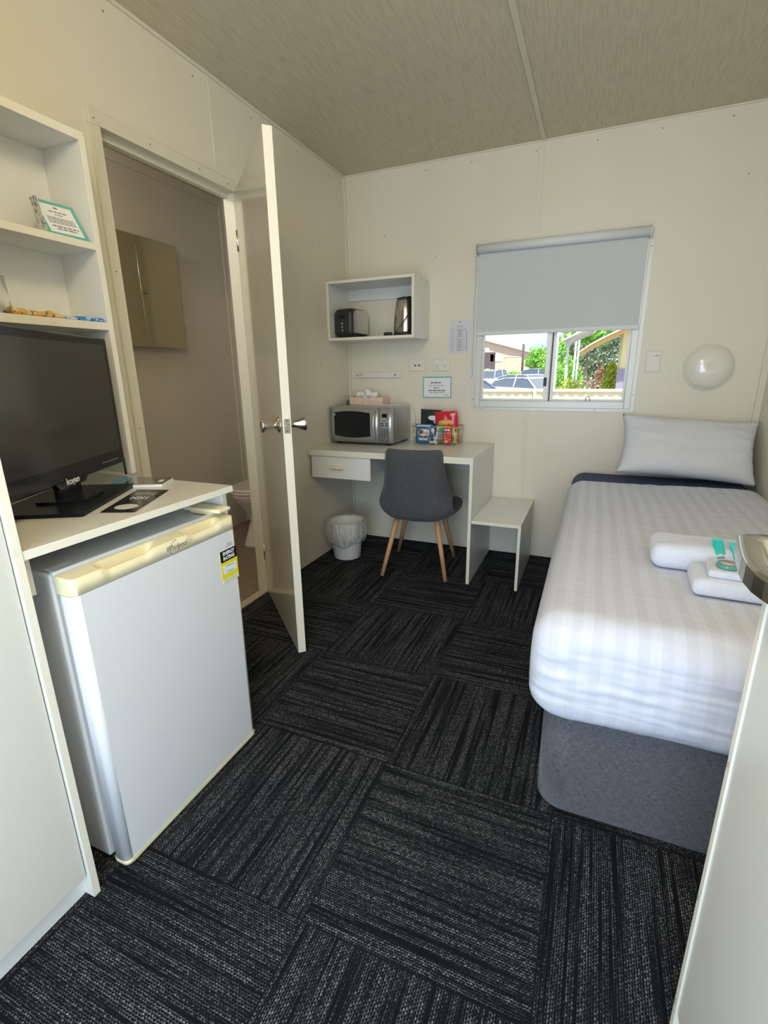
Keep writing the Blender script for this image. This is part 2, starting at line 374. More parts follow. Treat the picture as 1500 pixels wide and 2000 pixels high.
screws(b, [(0, y, 2.35) for y in (-.2, -.55, -.95, -1.32, -1.72, -2.0)] + [(0, -.35, 1.95), (0, -.4, 1.25), (0, -.33, 1.02), (0, -.6, .6), (0, -.75, 1.5), (0, -.3, .05)], (1, 0, 0))
struct(b.obj('wall_left', ['wall', 'screw']))
b = MB(); b.box(RX, RX+.05, RY, 0, 0, H); struct(b.obj('wall_right', 'wall'))
b = MB(); b.box(0, .94, RY-.05, RY, 0, H); b.box(1.90, RX+.05, RY-.05, RY, 0, H); b.box(.94, 1.90, RY-.05, RY, 2.08, H); struct(b.obj('wall_front', 'wall'))
# bathroom shell
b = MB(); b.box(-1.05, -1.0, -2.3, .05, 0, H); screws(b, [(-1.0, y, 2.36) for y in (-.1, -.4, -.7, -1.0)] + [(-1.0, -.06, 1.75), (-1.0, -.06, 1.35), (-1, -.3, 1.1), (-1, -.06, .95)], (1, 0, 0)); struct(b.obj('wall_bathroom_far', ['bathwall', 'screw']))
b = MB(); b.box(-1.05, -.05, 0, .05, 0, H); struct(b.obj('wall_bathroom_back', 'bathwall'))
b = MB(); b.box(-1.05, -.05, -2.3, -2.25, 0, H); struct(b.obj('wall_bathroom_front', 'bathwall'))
b = MB(); b.box(-1.0, -.045, -2.25, 0, -.05, .004); struct(b.obj('floor_bathroom', 'lino'))
# battens
def trim(n, args, m_='batten', bev=.001):
    b = MB()
    for a in args: b.box(*a, bev=bev)
    return struct(b.obj('trim_%d' % n, m_))
trim(1, [(1.205, 1.235, -.004, 0, 1.95, H)]); trim(2, [(1.215, 1.241, -.003, 0, .02, WZ0-.03)])
trim(3, [(1.215, 1.240, RY, 0, H-.006, H)], 'ceilbatten', .002)
trim(4, [(0, .014, -.014, 0, 0, H)]); trim(5, [(0, .003, -1.235, -1.205, 2.07, H)])
trim(6, [(0, .012, RY, 0, H-.012, H), (.0, RX, -.008, 0, H-.008, H)], 'batten')
trim(7, [(RX-.03, RX, -.012, 0, 0, H)]); trim(8, [(-1.0, -.985, -.03, 0, 0, H), (-1.0, -.988, -2.25, 0, H-.05, H)], 'bathwall')
# bathroom door frame: architrave, jambs, head
b = MB(); aw = .035
b.box(0, .012, DY0-aw, DY0+.004, 0, DZ-.0045, bev=.001); b.box(0, .012, DY0-aw, DY1+.008, DZ-.004, DZ+aw+.005, bev=.002)
b.box(-.06, 0, DY0-.03, DY0, 0, DZ+.03); b.box(-.06, 0, DY1, DY1+.03, 0, DZ+.03); b.box(-.06, 0, DY0, DY1, DZ, DZ+.03)
b.box(-.06, -.035, DY0, DY0+.012, 0, DZ); b.box(-.06, -.035, DY0, DY1, DZ-.02, DZ)
screws(b, [(.012, DY0-.018, z) for z in (.35, 1.0, 1.55, 2.01)] + [(.012, y, DZ+.018) for y in (-1.6, -1.35, -1.17)], (1, 0, 0), .003)
struct(b.obj('trim_9', ['frame', 'screw']))
b = MB(); b.box(-.05, 0, DY0, DY1, -.002, .006, bev=.002); struct(b.obj('trim_10', mat('brass_threshold', (.50, .44, .33), .4)))
# bathroom door
ang = math.atan2(-.4922, .5211)   # direction of the leaf from hinge to free edge
door = bpy.data.objects.new('door_1', None); C.objects.link(door); door.location = (.004, -1.128, 0); door.rotation_euler = (0, 0, ang); struct(door)
b = MB(); b.box(0, .706, 0, .034, .008, 1.987, bev=.0015)
b.bm.normal_update()
for f in b.bm.faces:
    if abs(f.normal.y) < .5: f.material_index = 1
leaf = b.obj('door_leaf', ['door', 'dooredge'], door, True)
def knob(sgn):
    b = MB(); y = 0 if sgn < 0 else .034
    pr = [(.0, 0), (.031, 0), (.031, .004), (.024, .009), (.013, .013), (.0125, .022), (.0145, .030), (.0195, .042), (.0255, .060), (.0275, .068), (.0265, .0715), (.022, .073), (.010, .073), (.008, .070), (.0, .070)]
    b.lathe([(r, y+sgn*h) for r, h in pr], (.646, 0, 1.0), 'y', n=40); return b.obj('door_knob', 'chrome', door, True)
knob(-1); knob(1)
b = MB(); b.box(.7055, .7075, .005, .029, .972, 1.028, bev=.0005); b.cyl((.7055, .017, 1.0), (.716, .017, 1.0), .0075, .006)
b.cyl((.707, .017, 1.02), (.7082, .017, 1.02), .003, mi=1); b.cyl((.707, .017, .98), (.7082, .017, .98), .003, mi=1); b.obj('latch_plate', ['chrome', 'dark'], door, True)
for z in (.2, 1.75):
    b = MB(); b.cyl((-.003, .0, z), (-.003, .0, z+.09), .005, n=12); b.obj('hinge', 'steel', door, True)

# ------------------------------------------------------------ window
win = bpy.data.objects.new('window_1', None); C.objects.link(win); win.location = (1.35, 0, .97); struct(win)
b = MB()
for (x0, x1, z0, z1) in ((.897, .9318, .972, 1.89), (1.7722, 1.806, .972, 1.89), (.932, 1.772, .972, 1.012), (.932, 1.772, 1.86, 1.89)):
    b.box(x0, x1, -.012, .07, z0, z1, bev=.002)
b.box(.875, .8968, -.004, .0, .955, 1.905); b.box(1.8062, 1.826, -.004, 0, .955, 1.905); b.box(.897, 1.806, -.004, 0, .955, .9718)
screws(b, [(.887, -.004, 1.02), (.887, -.004, 1.78), (1.816, -.004, 1.05), (1.816, -.004, 1.82), (.95, -.004, .963), (1.62, -.004, .963)], (0, -1, 0), .003)
b.obj('window_frame', ['alu', 'dark'], win)
b = MB()
for (x0, x1, z0, z1) in ((1.318, 1.345, 1.012, 1.86), (.932, .945, 1.012, 1.86), (.945, 1.318, 1.012, 1.024)): b.box(x0, x1, .012, .032, z0, z1, bev=.001)
b.obj('sash', 'alu', win)
b = MB()
for (x0, x1, z0, z1) in ((1.345, 1.372, 1.012, 1.86), (1.76, 1.772, 1.012, 1.86), (1.372, 1.76, 1.012, 1.022)): b.box(x0, x1, .038, .058, z0, z1, bev=.001)
b.obj('sash', 'alu', win)
b = MB(); b.box(1.348, 1.356, .03, .038, 1.012, 1.86); b.obj('seal', 'dark', win)
b = MB(); b.box(.945, 1.318, .020, .024, 1.024, 1.86); b.obj('pane', 'pane', win)
b = MB(); b.box(1.372, 1.76, .046, .05, 1.022, 1.86); b.obj('pane', 'pane', win)
b = MB(); b.box(1.316, 1.334, .002, .014, 1.10, 1.152, bev=.004); b.obj('latch', 'blackm', win)
b = MB(); b.tube([(1.565, .036, 1.012), (1.565, .036, 1.03), (1.570, .036, 1.038), (1.582, .036, 1.038), (1.587, .036, 1.03), (1.587, .036, 1.012)], .0022); b.obj('lift_catch', 'dark', win)

bl = thing('roller_blind', 'pale grey roller blind pulled halfway down over the window', 'blind', (1.35, -.04, 1.9))
b = MB(); b.cyl((.897, -.052, 1.885), (1.80, -.052, 1.885), .024, n=32); b.obj('roll', 'blindroll', bl)
b = MB(); b.box(.903, 1.795, -.031, -.030, 1.425, 1.888); b.obj('blind_fabric', 'blind', bl)
b = MB(); b.box(.900, 1.798, -.038, -.024, 1.405, 1.430, bev=.004); b.obj('bottom_rail', 'blindroll', bl)
for x in (.888, 1.803):
    b = MB(); b.box(x-.003, x+.003, -.07, 0, 1.855, 1.912, bev=.002); b.cyl((x-.004, -.052, 1.885), (x+.004, -.052, 1.885), .028); b.obj('bracket', 'plate', bl)
b = MB(); b.tube([(.885, -.058, 1.89), (.880, -.056, 1.6), (.877, -.05, 1.30), (.876, -.045, 1.22)], .0012, n=6); b.tube([(.885, -.035, 1.89), (.882, -.035, 1.6), (.880, -.03, 1.30), (.878, -.03, 1.22)], .0012, n=6)
b.box(.872, .882, -.05, -.025, 1.165, 1.215, bev=.004); b.obj('pull_chain', 'white', bl)

# ------------------------------------------------------------ desk and step shelf
D, XD, HD = .614, 1.040, .7413
dk = thing('desk', 'white melamine desk with a single drawer fixed in the back left corner', 'desk', (.52, -.3, 0))
b = MB(); b.box(.002, XD-.018, -D, -.003, HD-.036, HD, bev=.001, edge=1); b.obj('desktop', ['desktop', 'meledge'], dk)
b = MB(); b.box(XD-.018, XD, -D, -.003, 0, HD+.001, bev=.001, edge=1); screws(b, [(XD, -.08-.16*i, HD-.02) for i in range(4)], (1, 0, 0), .002); b.obj('side_panel', ['mel', 'meledge'], dk)
b = MB(); b.box(.02, .40, -D+.04, -.10, .585, HD-.038); b.obj('drawer_box', 'mel', dk)
dr = None
b = MB(); b.box(.016, .419, -D+.012, -D+.03, .566, .702, bev=.001, edge=1); dr = b.obj('drawer', ['mel', 'meledge'], dk)
b = MB(); b.soft(.152, .246, -D-.012, -D+.008, .628, .645, .006, seg=3, inn=2); h = b.obj('handle', 'fcream', None); h.parent = dr; h.location = -dk.location
b = MB(); b.box(.3, XD-.018, -.02, -.003, .56, HD-.036); b.obj('rear_rail', 'mel', dk)
SD = .609; XS, HS = 1.314, .3862
st_ = thing('low_side_shelf', 'low white open shelf table beside the right end of the desk', 'shelf', (1.18, -.3, 0))
b = MB(); b.box(XD+.001, XS-.016, -SD, -.003, HS-.018, HS, bev=.001, edge=1); b.obj('shelf_top', ['mel', 'meledge'], st_)
b = MB(); b.box(XS-.016, XS, -SD, -.003, 0, HS, bev=.001, edge=1); b.obj('side_panel', ['mel', 'meledge'], st_)

# ------------------------------------------------------------ chair
ch = thing('desk_chair', 'charcoal fabric tub chair with beech legs tucked at the desk', 'chair', (.69, -.44, 0), (0, 0, math.radians(4)))
prof = [(-.226, .772, .152), (-.236, .752, .166), (-.226, .67, .176), (-.214, .58, .187), (-.205, .50, .198), (-.198, .420, .208), (-.172, .374, .216), (-.10, .364, .228), (-.02, .366, .236), (.08, .374, .236), (.16, .384, .222), (.205, .388, .185), (.215, .375, .165)]
def cr_(P, t):
    t = min(max(t, 0), .99999)*(len(P)-1); i = int(t); f = t-i
    p = [P[max(0, min(len(P)-1, i+k))] for k in (-1, 0, 1, 2)]
    return [0.5*((2*p[1][k])+(-p[0][k]+p[2][k])*f+(2*p[0][k]-5*p[1][k]+4*p[2][k]-p[3][k])*f*f+(-p[0][k]+3*p[1][k]-3*p[2][k]+p[3][k])*f**3) for k in range(len(p[0]))]
def shell(u, v, off=0):
    s_ = u*2-1; y, z, w = cr_(prof, v)
    e = abs(s_)**4
    wing = math.exp(-((v-.42)/.14)**2)     # arm wings where back meets seat
    back = 1/(1+math.exp((v-.42)*26))
    x = s_*w*(1+.04*wing)
    y2 = y + back*(.055+.055*wing)*e + .02*wing*e
    z2 = z + (1-back)*.03*e + wing*.07*e
    return Vector((x, y2, z2))
b = MB()
NU, NV = 22, 34
def nrm(u, v):
    d = .004; a = shell(min(u+d, 1), v)-shell(max(u-d, 0), v); c = shell(u, min(v+d, 1))-shell(u, max(v-d, 0)); n_ = a.cross(c); return n_.normalized() if n_.length > 0 else Vector((0, 0, 1))
T = .024
def th(u, v): 
    e = min(1, 4*min(u, 1-u)+.0, 9*min(v, 1-v)); return T*(max(e, 0)**.5*.8+.2)
A = b.grid(lambda u, v: shell(u, v)+nrm(u, v)*th(u, v), NU, NV)
B = b.grid(lambda u, v: shell(u, v)-nrm(u, v)*th(u, v), NU, NV)
for j in range(NV):
    b.face([A[0][j], A[0][j+1], B[0][j+1], B[0][j]], 0, True); b.face([A[NU][j+1], A[NU][j], B[NU][j], B[NU][j+1]], 0, True)
for i in range(NU):
    b.face([A[i+1][0], A[i][0], B[i][0], B[i+1][0]], 0, True); b.face([A[i][NV], A[i+1][NV], B[i+1][NV], B[i][NV]], 0, True)
bmesh.ops.recalc_face_normals(b.bm, faces=list(b.bm.faces))
so = b.obj('seat_shell', 'chairfab', ch, True)
b = MB(); b.lathe([(0, .332), (.13, .334), (.165, .345), (.17, .36), (0, .362)], (0, 0, 0), n=32); b.obj('underframe', 'blackm', ch, True)
for fx, fy, tx, ty in ((-.187, -.226, -.115, -.135), (-.213, .199, -.12, .115), (.200, -.199, .125, -.125), (.173, .205, .105, .12)):
    b = MB(); b.cyl((tx, ty, .352), (fx, fy, 0.001), .0165, .0115, n=20); b.obj('leg', 'wood', ch, True)

# ------------------------------------------------------------ bin
bn = thing('waste_bin', 'small round white waste bin lined with a plastic bag', 'bin', (.168, -.452, 0))
b = MB(); b.lathe([(0, .002), (.086, 0), (.09, .006), (.112, .245), (.116, .25), (.112, .252), (.106, .24), (.084, .012), (0, .012)], (0, 0, 0), n=48); b.obj('bin_body', 'bin', bn, True)
b = MB()
def bagf(u, v):
    a = u*2*PI
    P = [(.098, .12), (.104, .20), (.110, .245), (.122, .258), (.131, .235), (.136, .19), (.133, .15), (.122, .118), (.110, .105)]
    r, z = cr_(P, v)
    n1 = noise.noise(Vector((math.cos(a)*3, math.sin(a)*3, z*9)))*.012 + noise.noise(Vector((math.cos(a)*9, math.sin(a)*9, z*26)))*.009 + noise.noise(Vector((math.cos(a)*22, math.sin(a)*22, z*40)))*.004
    k = min(1, v*2)
    return Vector((math.cos(a)*(r+n1*k), math.sin(a)*(r+n1*k), z+(noise.noise(Vector((math.cos(a)*1.5, math.sin(a)*1.5, 4)))*.03*max(0, v-.6)*2.5)))
b.grid(bagf, 150, 40); bmesh.ops.remove_doubles(b.bm, verts=list(b.bm.verts), dist=.0003); b.obj('bin_liner', 'bag', bn, True)

# ------------------------------------------------------------ wall cupboard with toaster and kettle
SX, SY, SZ0, SZ1 = .585, -.297, 1.393, 1.742
sh = thing('wall_shelf_box', 'open white box shelf on the wall above the microwave', 'shelf', (.29, -.15, 1.39))
b = MB(); b.box(.002, SX-.0165, SY, -.002, SZ0, SZ0+.017, bev=.001, edge=1); b.obj('bottom_board', ['mel', 'meledge'], sh)
b = MB(); b.box(.002, SX-.016, SY, -.002, SZ1-.016, SZ1, bev=.001, edge=1); b.obj('top_board', ['mel', 'meledge'], sh)
b = MB(); b.box(.002, .018, SY, -.002, SZ0+.017, SZ1-.016, edge=1); b.obj('side_board', ['mel', 'meledge'], sh)
b = MB(); b.box(SX-.016, SX, SY, -.002, SZ0+.0005, SZ1, bev=.001, edge=1); screws(b, [(SX, SY+.03+.1*i, z) for i in range(3) for z in (SZ0+.01, SZ1-.01)], (1, 0, 0), .003, 2); b.obj('side_board', ['mel', 'meledge', 'screw'], sh)
b = MB(); b.box(.018, SX-.016, -.018, -.002, SZ1-.085, SZ1-.016, bev=.001); screws(b, [(.06, -.018, SZ1-.05), (.5, -.018, SZ1-.05)], (0, -1, 0), .004); b.obj('hanging_rail', ['mel', 'screw'], sh)
b = MB(); b.box(.018, SX-.016, -.012, -.002, SZ0+.017, SZ0+.05); b.obj('lower_rail', 'wall', sh)
Z0 = SZ0+.0172
t = thing('toaster', 'black toaster with brushed silver sides standing in the wall shelf box', 'toaster', (.105, -.165, Z0), (0, 0, math.radians(-6)))
toaster = t
b = MB(); b.soft(-.072, .072, -.105, .105, .004, .175, .035, seg=6, inn=4, fn=lambda p: Vector((p.x, p.y, p.z if p.z > .04 else max(p.z, .006)))); b.obj('toaster_body', 'blackm', t, True)
def arch(y0, y1, z0, z1, r, n=8):
    P = [(y0, z0), (y1, z0)]
    P += [(y1-r+r*math.cos(a*PI/2/n), z1-r+r*math.sin(a*PI/2/n)) for a in range(n+1)]
    P += [(y0+r*.6-r*.6*math.sin(a*PI/2/n), z1-r*.6+r*.6*math.cos(a*PI/2/n)) for a in range(n+1)]
    return P
for s_ in (-1, 1):
    b = MB(); b.prism(arch(-.085, .092, .028, .166, .06), 'x', s_*.0715, s_*.0745); b.obj('side_plate', 'steel', t, True)
b = MB(); b.box(-.05, .05, -.075, .075, .172, .179, bev=.003); b.box(-.035, -.008, -.065, .065, .1785, .1795, mi=1); b.box(.008, .035, -.065, .065, .1785, .1795, mi=1); b.obj('slot_plate', ['steel', 'dark'], t, True)
b = MB(); b.box(-.018, .018, -.122, -.1, .12, .135, bev=.005); b.obj('lever', 'black', t, True)
b = MB()
for i in range(3): b.cyl((.0, -.1045, .045+.02*i), (.0, -.109, .045+.02*i), .006, n=14)
b.obj('buttons', 'silver', t, True)
t = thing('kettle', 'tall steel kettle with black handle at the right of the wall shelf box', 'kettle', (.487, -.172, Z0))
kettle = t
b = MB(); b.lathe([(0, .012), (.074, .012), (.075, .03), (.073, .09), (.068, .15), (.061, .2), (.055, .21), (0, .212)], n=40); b.obj('kettle_body', 'steel', t, True)
b = MB(); b.lathe([(0, 0), (.078, 0), (.078, .01), (.075, .018), (0, .018)], n=40); b.obj('kettle_base', 'blackm', t, True)
b = MB(); b.lathe([(0, .208), (.056, .208), (.052, .220), (.03, .226), (0, .227)], n=32); b.obj('lid', 'blackm', t, True)
b = MB(); b.M = Matrix.Rotation(math.radians(-52), 4, 'Z')
b.box(.052, .082, -.014, .014, .196, .222, bev=.006); b.box(.07, .088, -.013, .013, .03, .215, bev=.006); b.box(.06, .08, -.013, .013, .02, .045, bev=.005); b.obj('handle', 'black', t, True)
t = toaster; b = MB(); b.tube([(.19, -.14, Z0+.004), (.25, -.18, Z0+.004), (.32, -.19, Z0+.004), (.36, -.2, Z0+.005), (.40, -.22, Z0+.006)], .003, n=8); b.obj('power_cord', 'blackm', t)
b = MB(); b.tube([(.44, -.262, Z0+.004), (.47, -.268, Z0+.03), (.50, -.268, Z0+.07), (.53, -.262, Z0+.11), (.545, -.235, Z0+.135)], .003, n=8); b.obj('power_cord', 'blackm', kettle)
b = MB(); b.soft(.365, .415, -.245, -.21, Z0+.0005, Z0+.024, .008, seg=3, inn=2); b.obj('plug', 'blackm', t)

# ------------------------------------------------------------ microwave
MX0, MX1, MY0, MZ0, MZ1 = .020, .462, -.350, .757, .983
t = thing('microwave_oven', 'silver microwave oven on the left of the desk', 'microwave', (.24, -.19, HD))
b = MB(); b.box(MX0, MX1, MY0+.02, -.02, MZ0, MZ1, bev=.006); b.obj('casing', 'silver', t)
for x in (MX0+.04, MX1-.04):
    for y in (MY0+.05, -.06):
        b = MB(); b.cyl((x, y, HD), (x, y, MZ0+.002), .012); b.obj('foot', 'blackm', t)
def bow(x): 
    u = (x-MX0)/(MX1-MX0)*2-1; return -.014*(1-u*u)
b = MB(); xd = MX0+.350
def fr(u, v): x = MX0+(xd-MX0)*u; return Vector((x, MY0+.008+bow(x), MZ0+.004+(MZ1-MZ0-.006)*v))
A = b.grid(fr, 14, 2); B2 = b.grid(lambda u, v: Vector((MX0+(xd-MX0)*u, MY0+.03, MZ0+.004+(MZ1-MZ0-.006)*v)), 14, 2)
for i in range(14):
    for j in (0, 2): b.face([A[i][j], A[i+1][j], B2[i+1][j], B2[i][j]] if j == 2 else [A[i+1][j], A[i][j], B2[i][j], B2[i+1][j]])
for j in range(2): b.face([A[0][j], A[0][j+1], B2[0][j+1], B2[0][j]]); b.face([A[14][j+1], A[14][j], B2[14][j], B2[14][j+1]])
dmw = b.obj('microwave_door', 'silver', t)
b = MB()
def wv(u, v):
    x0_, x1_ = MX0+.030, MX0+.292
    cu = (u*2-1); zc = (MZ0+MZ1)/2+.004; hh = .073+.012*(1-cu*cu)
    x = x0_+(x1_-x0_)*u; return Vector((x, MY0+.0065+bow(x), zc+(v*2-1)*hh))
b.grid(wv, 18, 8); w = b.obj('door_glass', 'black', None); w.parent = dmw; w.location = -t.location
b = MB(); zc = (MZ0+MZ1)/2
b.tube([(MX0+.326, MY0+.002, zc-.088), (MX0+.322, MY0-.016, zc-.06), (MX0+.320, MY0-.024, zc), (MX0+.322, MY0-.016, zc+.06), (MX0+.326, MY0+.002, zc+.088)], .0075, n=12); h = b.obj('door_handle', 'silver', None); h.parent = dmw; h.location = -t.location
b = MB()
def cp(u, v): x = xd+.003+(MX1-xd-.003)*u; return Vector((x, MY0+.008+bow(x)+(.012*max(0, u-.85)/.15), MZ0+.004+(MZ1-MZ0-.006)*v))
A = b.grid(cp, 8, 2); B2 = b.grid(lambda u, v: Vector((xd+.003+(MX1-xd-.003)*u, MY0+.03, MZ0+.004+(MZ1-MZ0-.006)*v)), 8, 2)
for i in range(8):
    for j in (0, 2): b.face([A[i][j], A[i+1][j], B2[i+1][j], B2[i][j]] if j == 2 else [A[i+1][j], A[i][j], B2[i][j], B2[i+1][j]])
for j in range(2): b.face([A[0][j], A[0][j+1], B2[0][j+1], B2[0][j]]); b.face([A[8][j+1], A[8][j], B2[8][j], B2[8][j+1]])
pn = b.obj('control_panel', 'silver', t)
def pbox(b, x0, x1, z0, z1, mi=0, d=.003):
    y = MY0+.008+bow((x0+x1)/2); b.box(x0, x1, y-d, y+.004, z0, z1, bev=.0008, mi=mi)
b = MB(); pbox(b, xd+.022, xd+.056, MZ1-.062, MZ1-.038); q = b.obj('display', 'black', None); q.parent = pn; q.location = -t.location
b = MB()
for r_ in range(2):
    for c_ in range(2): pbox(b, xd+.014+c_*.030, xd+.034+c_*.030, MZ0+.122-r_*.014, MZ0+.132-r_*.014)
for r_ in range(5):
    for c_ in range(3): pbox(b, xd+.013+c_*.0185, xd+.027+c_*.0185, MZ0+.088-r_*.0125, MZ0+.097-r_*.0125)
for x in (xd+.023, xd+.056): pbox(b, x-.008, x+.008, MZ0+.014, MZ0+.028)
pbox(b, xd+.026, xd+.049, MZ0+.141, MZ0+.146); pbox(b, xd+.050, xd+.063, MZ0+.150, MZ0+.158)
q = b.obj('keypad', 'dark', None); q.parent = pn; q.location = -t.location
b = MB(); b.box(MX0+.034, MX0+.041, MY0-.0025, MY0-.0015, MZ1-.055, MZ1-.043); q = b.obj('brand_badge', 'white', None); q.parent = dmw; q.location = -t.location
b = MB(); b.tube([(.05, -.08, MZ1+.004), (.12, -.15, MZ1+.004), (.25, -.19, MZ1+.004), (.38, -.17, MZ1+.004), (.455, -.10, MZ1+.002), (.485, -.04, MZ1-.02), (.50, -.022, MZ1-.08), (.495, -.02, MZ1-.14), (.475, -.02, HD+.05)], .0028, n=8); b.obj('power_cord', 'plate', t)
b = MB(); b.soft(.03, .075, -.13, -.095, MZ1+.0005, MZ1+.03, .009, seg=3, inn=2); b.obj('plug', 'dark', t)
t = thing('tissue_box', 'pink patterned tissue box with a tissue pulled out on the microwave', 'tissue box', (.19, -.1, MZ1))
b = MB(); b.box(.07, .315, -.155, -.045, MZ1+.0005, MZ1+.052, bev=.002); b.obj('carton', 'tissuebox', t)
b = MB()
def tis(u, v):
    x = .10+.16*u; return Vector((x, -.10+(.02*math.sin(u*9)+.012*math.sin(u*23))*v, MZ1+.05+v*(.030+.022*math.sin(u*PI)*math.sin(u*7+1)**2)+.0))
b.grid(tis, 30, 6); b.grid(lambda u, v: Vector((.09+.18*u, -.15+.05*v+.01*math.sin(u*8), MZ1+.0535+.012*math.sin(u*PI)*math.sin(v*PI)+.004*math.sin(u*20))), 20, 6); b.obj('tissue', 'tissue', t)

# ------------------------------------------------------------ snack basket
BX0, BX1, BY0, BY1 = .560, .835, -.215, -.075
t = thing('wire_basket', 'wire basket full of snacks on the desk right of the microwave', 'basket', (.70, -.145, HD))
def ring(z, e): return [(BX0-e, BY0-e, z), (BX1+e, BY0-e, z), (BX1+e, BY1+e, z), (BX0-e, BY1+e, z)]
def rr(z, e, r=.0016): 
    b = MB(); b.tube(ring(z, e)+[ring(z, e)[0]], r, n=8); return b
b = rr(HD+.118, .012, .0022); b.obj('rim', 'wire', t)
b = MB()
for z, e in ((.004, 0), (.045, .004), (.08, .008)):
    b.tube(ring(HD+z, e)+[ring(HD+z, e)[0]], .0012, n=6)
for i in range(9):
    x = BX0+(BX1-BX0)*i/8; xe = x+(.012*(i/4-1))
    for y, s_ in ((BY0, -1), (BY1, 1)): b.tube([(x, y, HD+.004), (xe, y+s_*.012, HD+.118)], .0011, n=6)
for i in range(5):
    y = BY0+(BY1-BY0)*i/4
    for x, s_ in ((BX0, -1), (BX1, 1)): b.tube([(x, y, HD+.004), (x+s_*.012, y, HD+.118)], .0011, n=6)
for i in range(7): x = BX0+(BX1-BX0)*i/6; b.tube([(x, BY0, HD+.004), (x, BY1, HD+.004)], .0011, n=6)
b.obj('wire_mesh', 'wire', t)
for s_, x in ((-1, BX0-.012), (1, BX1+.012)):
    b = MB(); yc = (BY0+BY1)/2; b.tube([(x, yc-.035, HD+.118), (x+s_*.022, yc-.03, HD+.124), (x+s_*.026, yc, HD+.126), (x+s_*.022, yc+.03, HD+.124), (x, yc+.035, HD+.118)], .002, n=8); b.obj('handle', 'wire', t)
def packmat(name, cols, sc, rough=.3):
    m, n, bb = nodes_mat(name); tcn = n.nodes.new('ShaderNodeTexCoord')
    vo = n.nodes.new('ShaderNodeTexVoronoi'); vo.inputs['Scale'].default_value = sc; n.links.new(tcn.outputs['Object'], vo.inputs['Vector'])
    se = n.nodes.new('ShaderNodeSeparateColor'); n.links.new(vo.outputs['Color'], se.inputs[0])
    r = n.nodes.new('ShaderNodeValToRGB'); r.color_ramp.interpolation = 'CONSTANT'
    while len(r.color_ramp.elements) < len(cols): r.color_ramp.elements.new(.5)
    for i, (p, c) in enumerate(cols): r.color_ramp.elements[i].position = p; r.color_ramp.elements[i].color = (*c, 1)
    n.links.new(se.outputs[0], r.inputs[0]); n.links.new(r.outputs[0], bb.inputs['Base Color']); bb.inputs['Roughness'].default_value = rough; bb.inputs['Coat Weight'].default_value = .3
    return m
def packet(name, label, cat, x, y, z, w, h, d, m_, tilt=0, roll=0, patches=(), group='snacks in the wire basket'):
    t = thing(name, label, cat, (x, y, z), (math.radians(tilt), math.radians(roll), 0), group)
    b = MB()
    def f(sg):
        def g_(u, v):
            s_, r_ = u*2-1, v*2-1
            k = max(0, (1-abs(s_)**3.5))*max(0, (1-abs(r_)**3.5))
            cr = .0025*noise.noise(Vector((u*6+x*50, v*6, 1)))*k*3
            return Vector((s_*w/2*(1-.03*(1-abs(r_))), sg*(d/2*k**.6+.0004)+cr*sg, h*v))
        return g_
    b.grid(f(-1), 16, 16); b.grid(f(1), 16, 16); bmesh.ops.recalc_face_normals(b.bm, faces=list(b.bm.faces)); b.obj('wrapper', m_, t, True)
    for (px, pz, pw, ph, pm, shape) in patches:
        b = MB()
        def pg(u, v):
            if shape == 'o':
                a = 2*PI*u; X = px+pw/2*math.cos(a)*v; Z = pz+ph/2*math.sin(a)*v
            else: X = px+pw*(u-.5); Z = pz+ph*(v-.5)
            s_, r_ = X/(w/2), Z/h*2-1; k = max(0, (1-abs(s_)**3.5))*max(0, (1-abs(r_)**3.5))
            return Vector((X, -(d/2*k**.6+.0035), Z))
        b.grid(pg, 20 if shape == 'o' else 6, 4); b.obj('printed_panel', pm, t, True)
    return t
def cm(name, c, rough=.3): return mat(name, c, rough, coat=.3)
PB, PR, PBL, PG, PW = cm('black_packet', (.02, .03, .035)), cm('red_packet', (.62, .02, .05)), cm('blue_packet', (.02, .16, .42)), cm('green_packet', (.08, .35, .06)), cm('white_print', (.8, .8, .8))
PO, PBr, PYe, PT = cm('orange_print', (.75, .35, .08)), cm('brown_print', (.20, .07, .03)), cm('yellow_print', (.75, .62, .12)), cm('tan_print', (.66, .42, .27))
packet('snack_bag', 'tall black chip bag standing at the back of the wire basket', 'snack', .635, -.098, HD+.012, .145, .205, .045, PB, 3, 2, [(.0, .075, .115, .055, PT, 'r'), (.02, .155, .07, .03, PW, 'o'), (-.055, .07, .02, .08, PBr, 'r')])
packet('snack_bag', 'tall red chip bag with yellow swirl at the back of the basket', 'snack', .762, -.130, HD+.015, .150, .195, .045, PR, 3, -4, [(.0, .125, .10, .045, PO, 'o'), (.0, .128, .06, .018, PYe, 'o'), (.045, .175, .03, .016, PT, 'o'), (-.02, .088, .1, .012, PYe, 'r')])
packet('snack_packet', 'blue biscuit packet at the front left of the wire basket', 'snack', .617, -.190, HD+.008, .110, .122, .03, PBL, -3, 0, [(.005, .070, .075, .045, PW, 'o'), (-.012, .072, .035, .03, PBr, 'o'), (.026, .062, .03, .03, PT, 'o'), (.0, .028, .06, .016, PW, 'r'), (0, .112, .09, .008, PW, 'r')])
packet('snack_packet', 'white and black packet in the middle front of the basket', 'snack', .684, -.196, HD+.008, .052, .115, .02, packmat('mottled_packet', [(0, (.75, .75, .76)), (.45, (.03, .03, .04)), (.7, (.55, .5, .6)), (.85, (.1, .2, .4))], 60), -3, 4)
packet('snack_packet', 'green packet with purple print behind the red one in the basket', 'snack', .722, -.178, HD+.008, .06, .118, .025, PG, 0, 0, [(0, .05, .04, .05, cm('purple_print', (.3, .22, .5)), 'o'), (-.01, .075, .03, .02, PBr, 'o')])
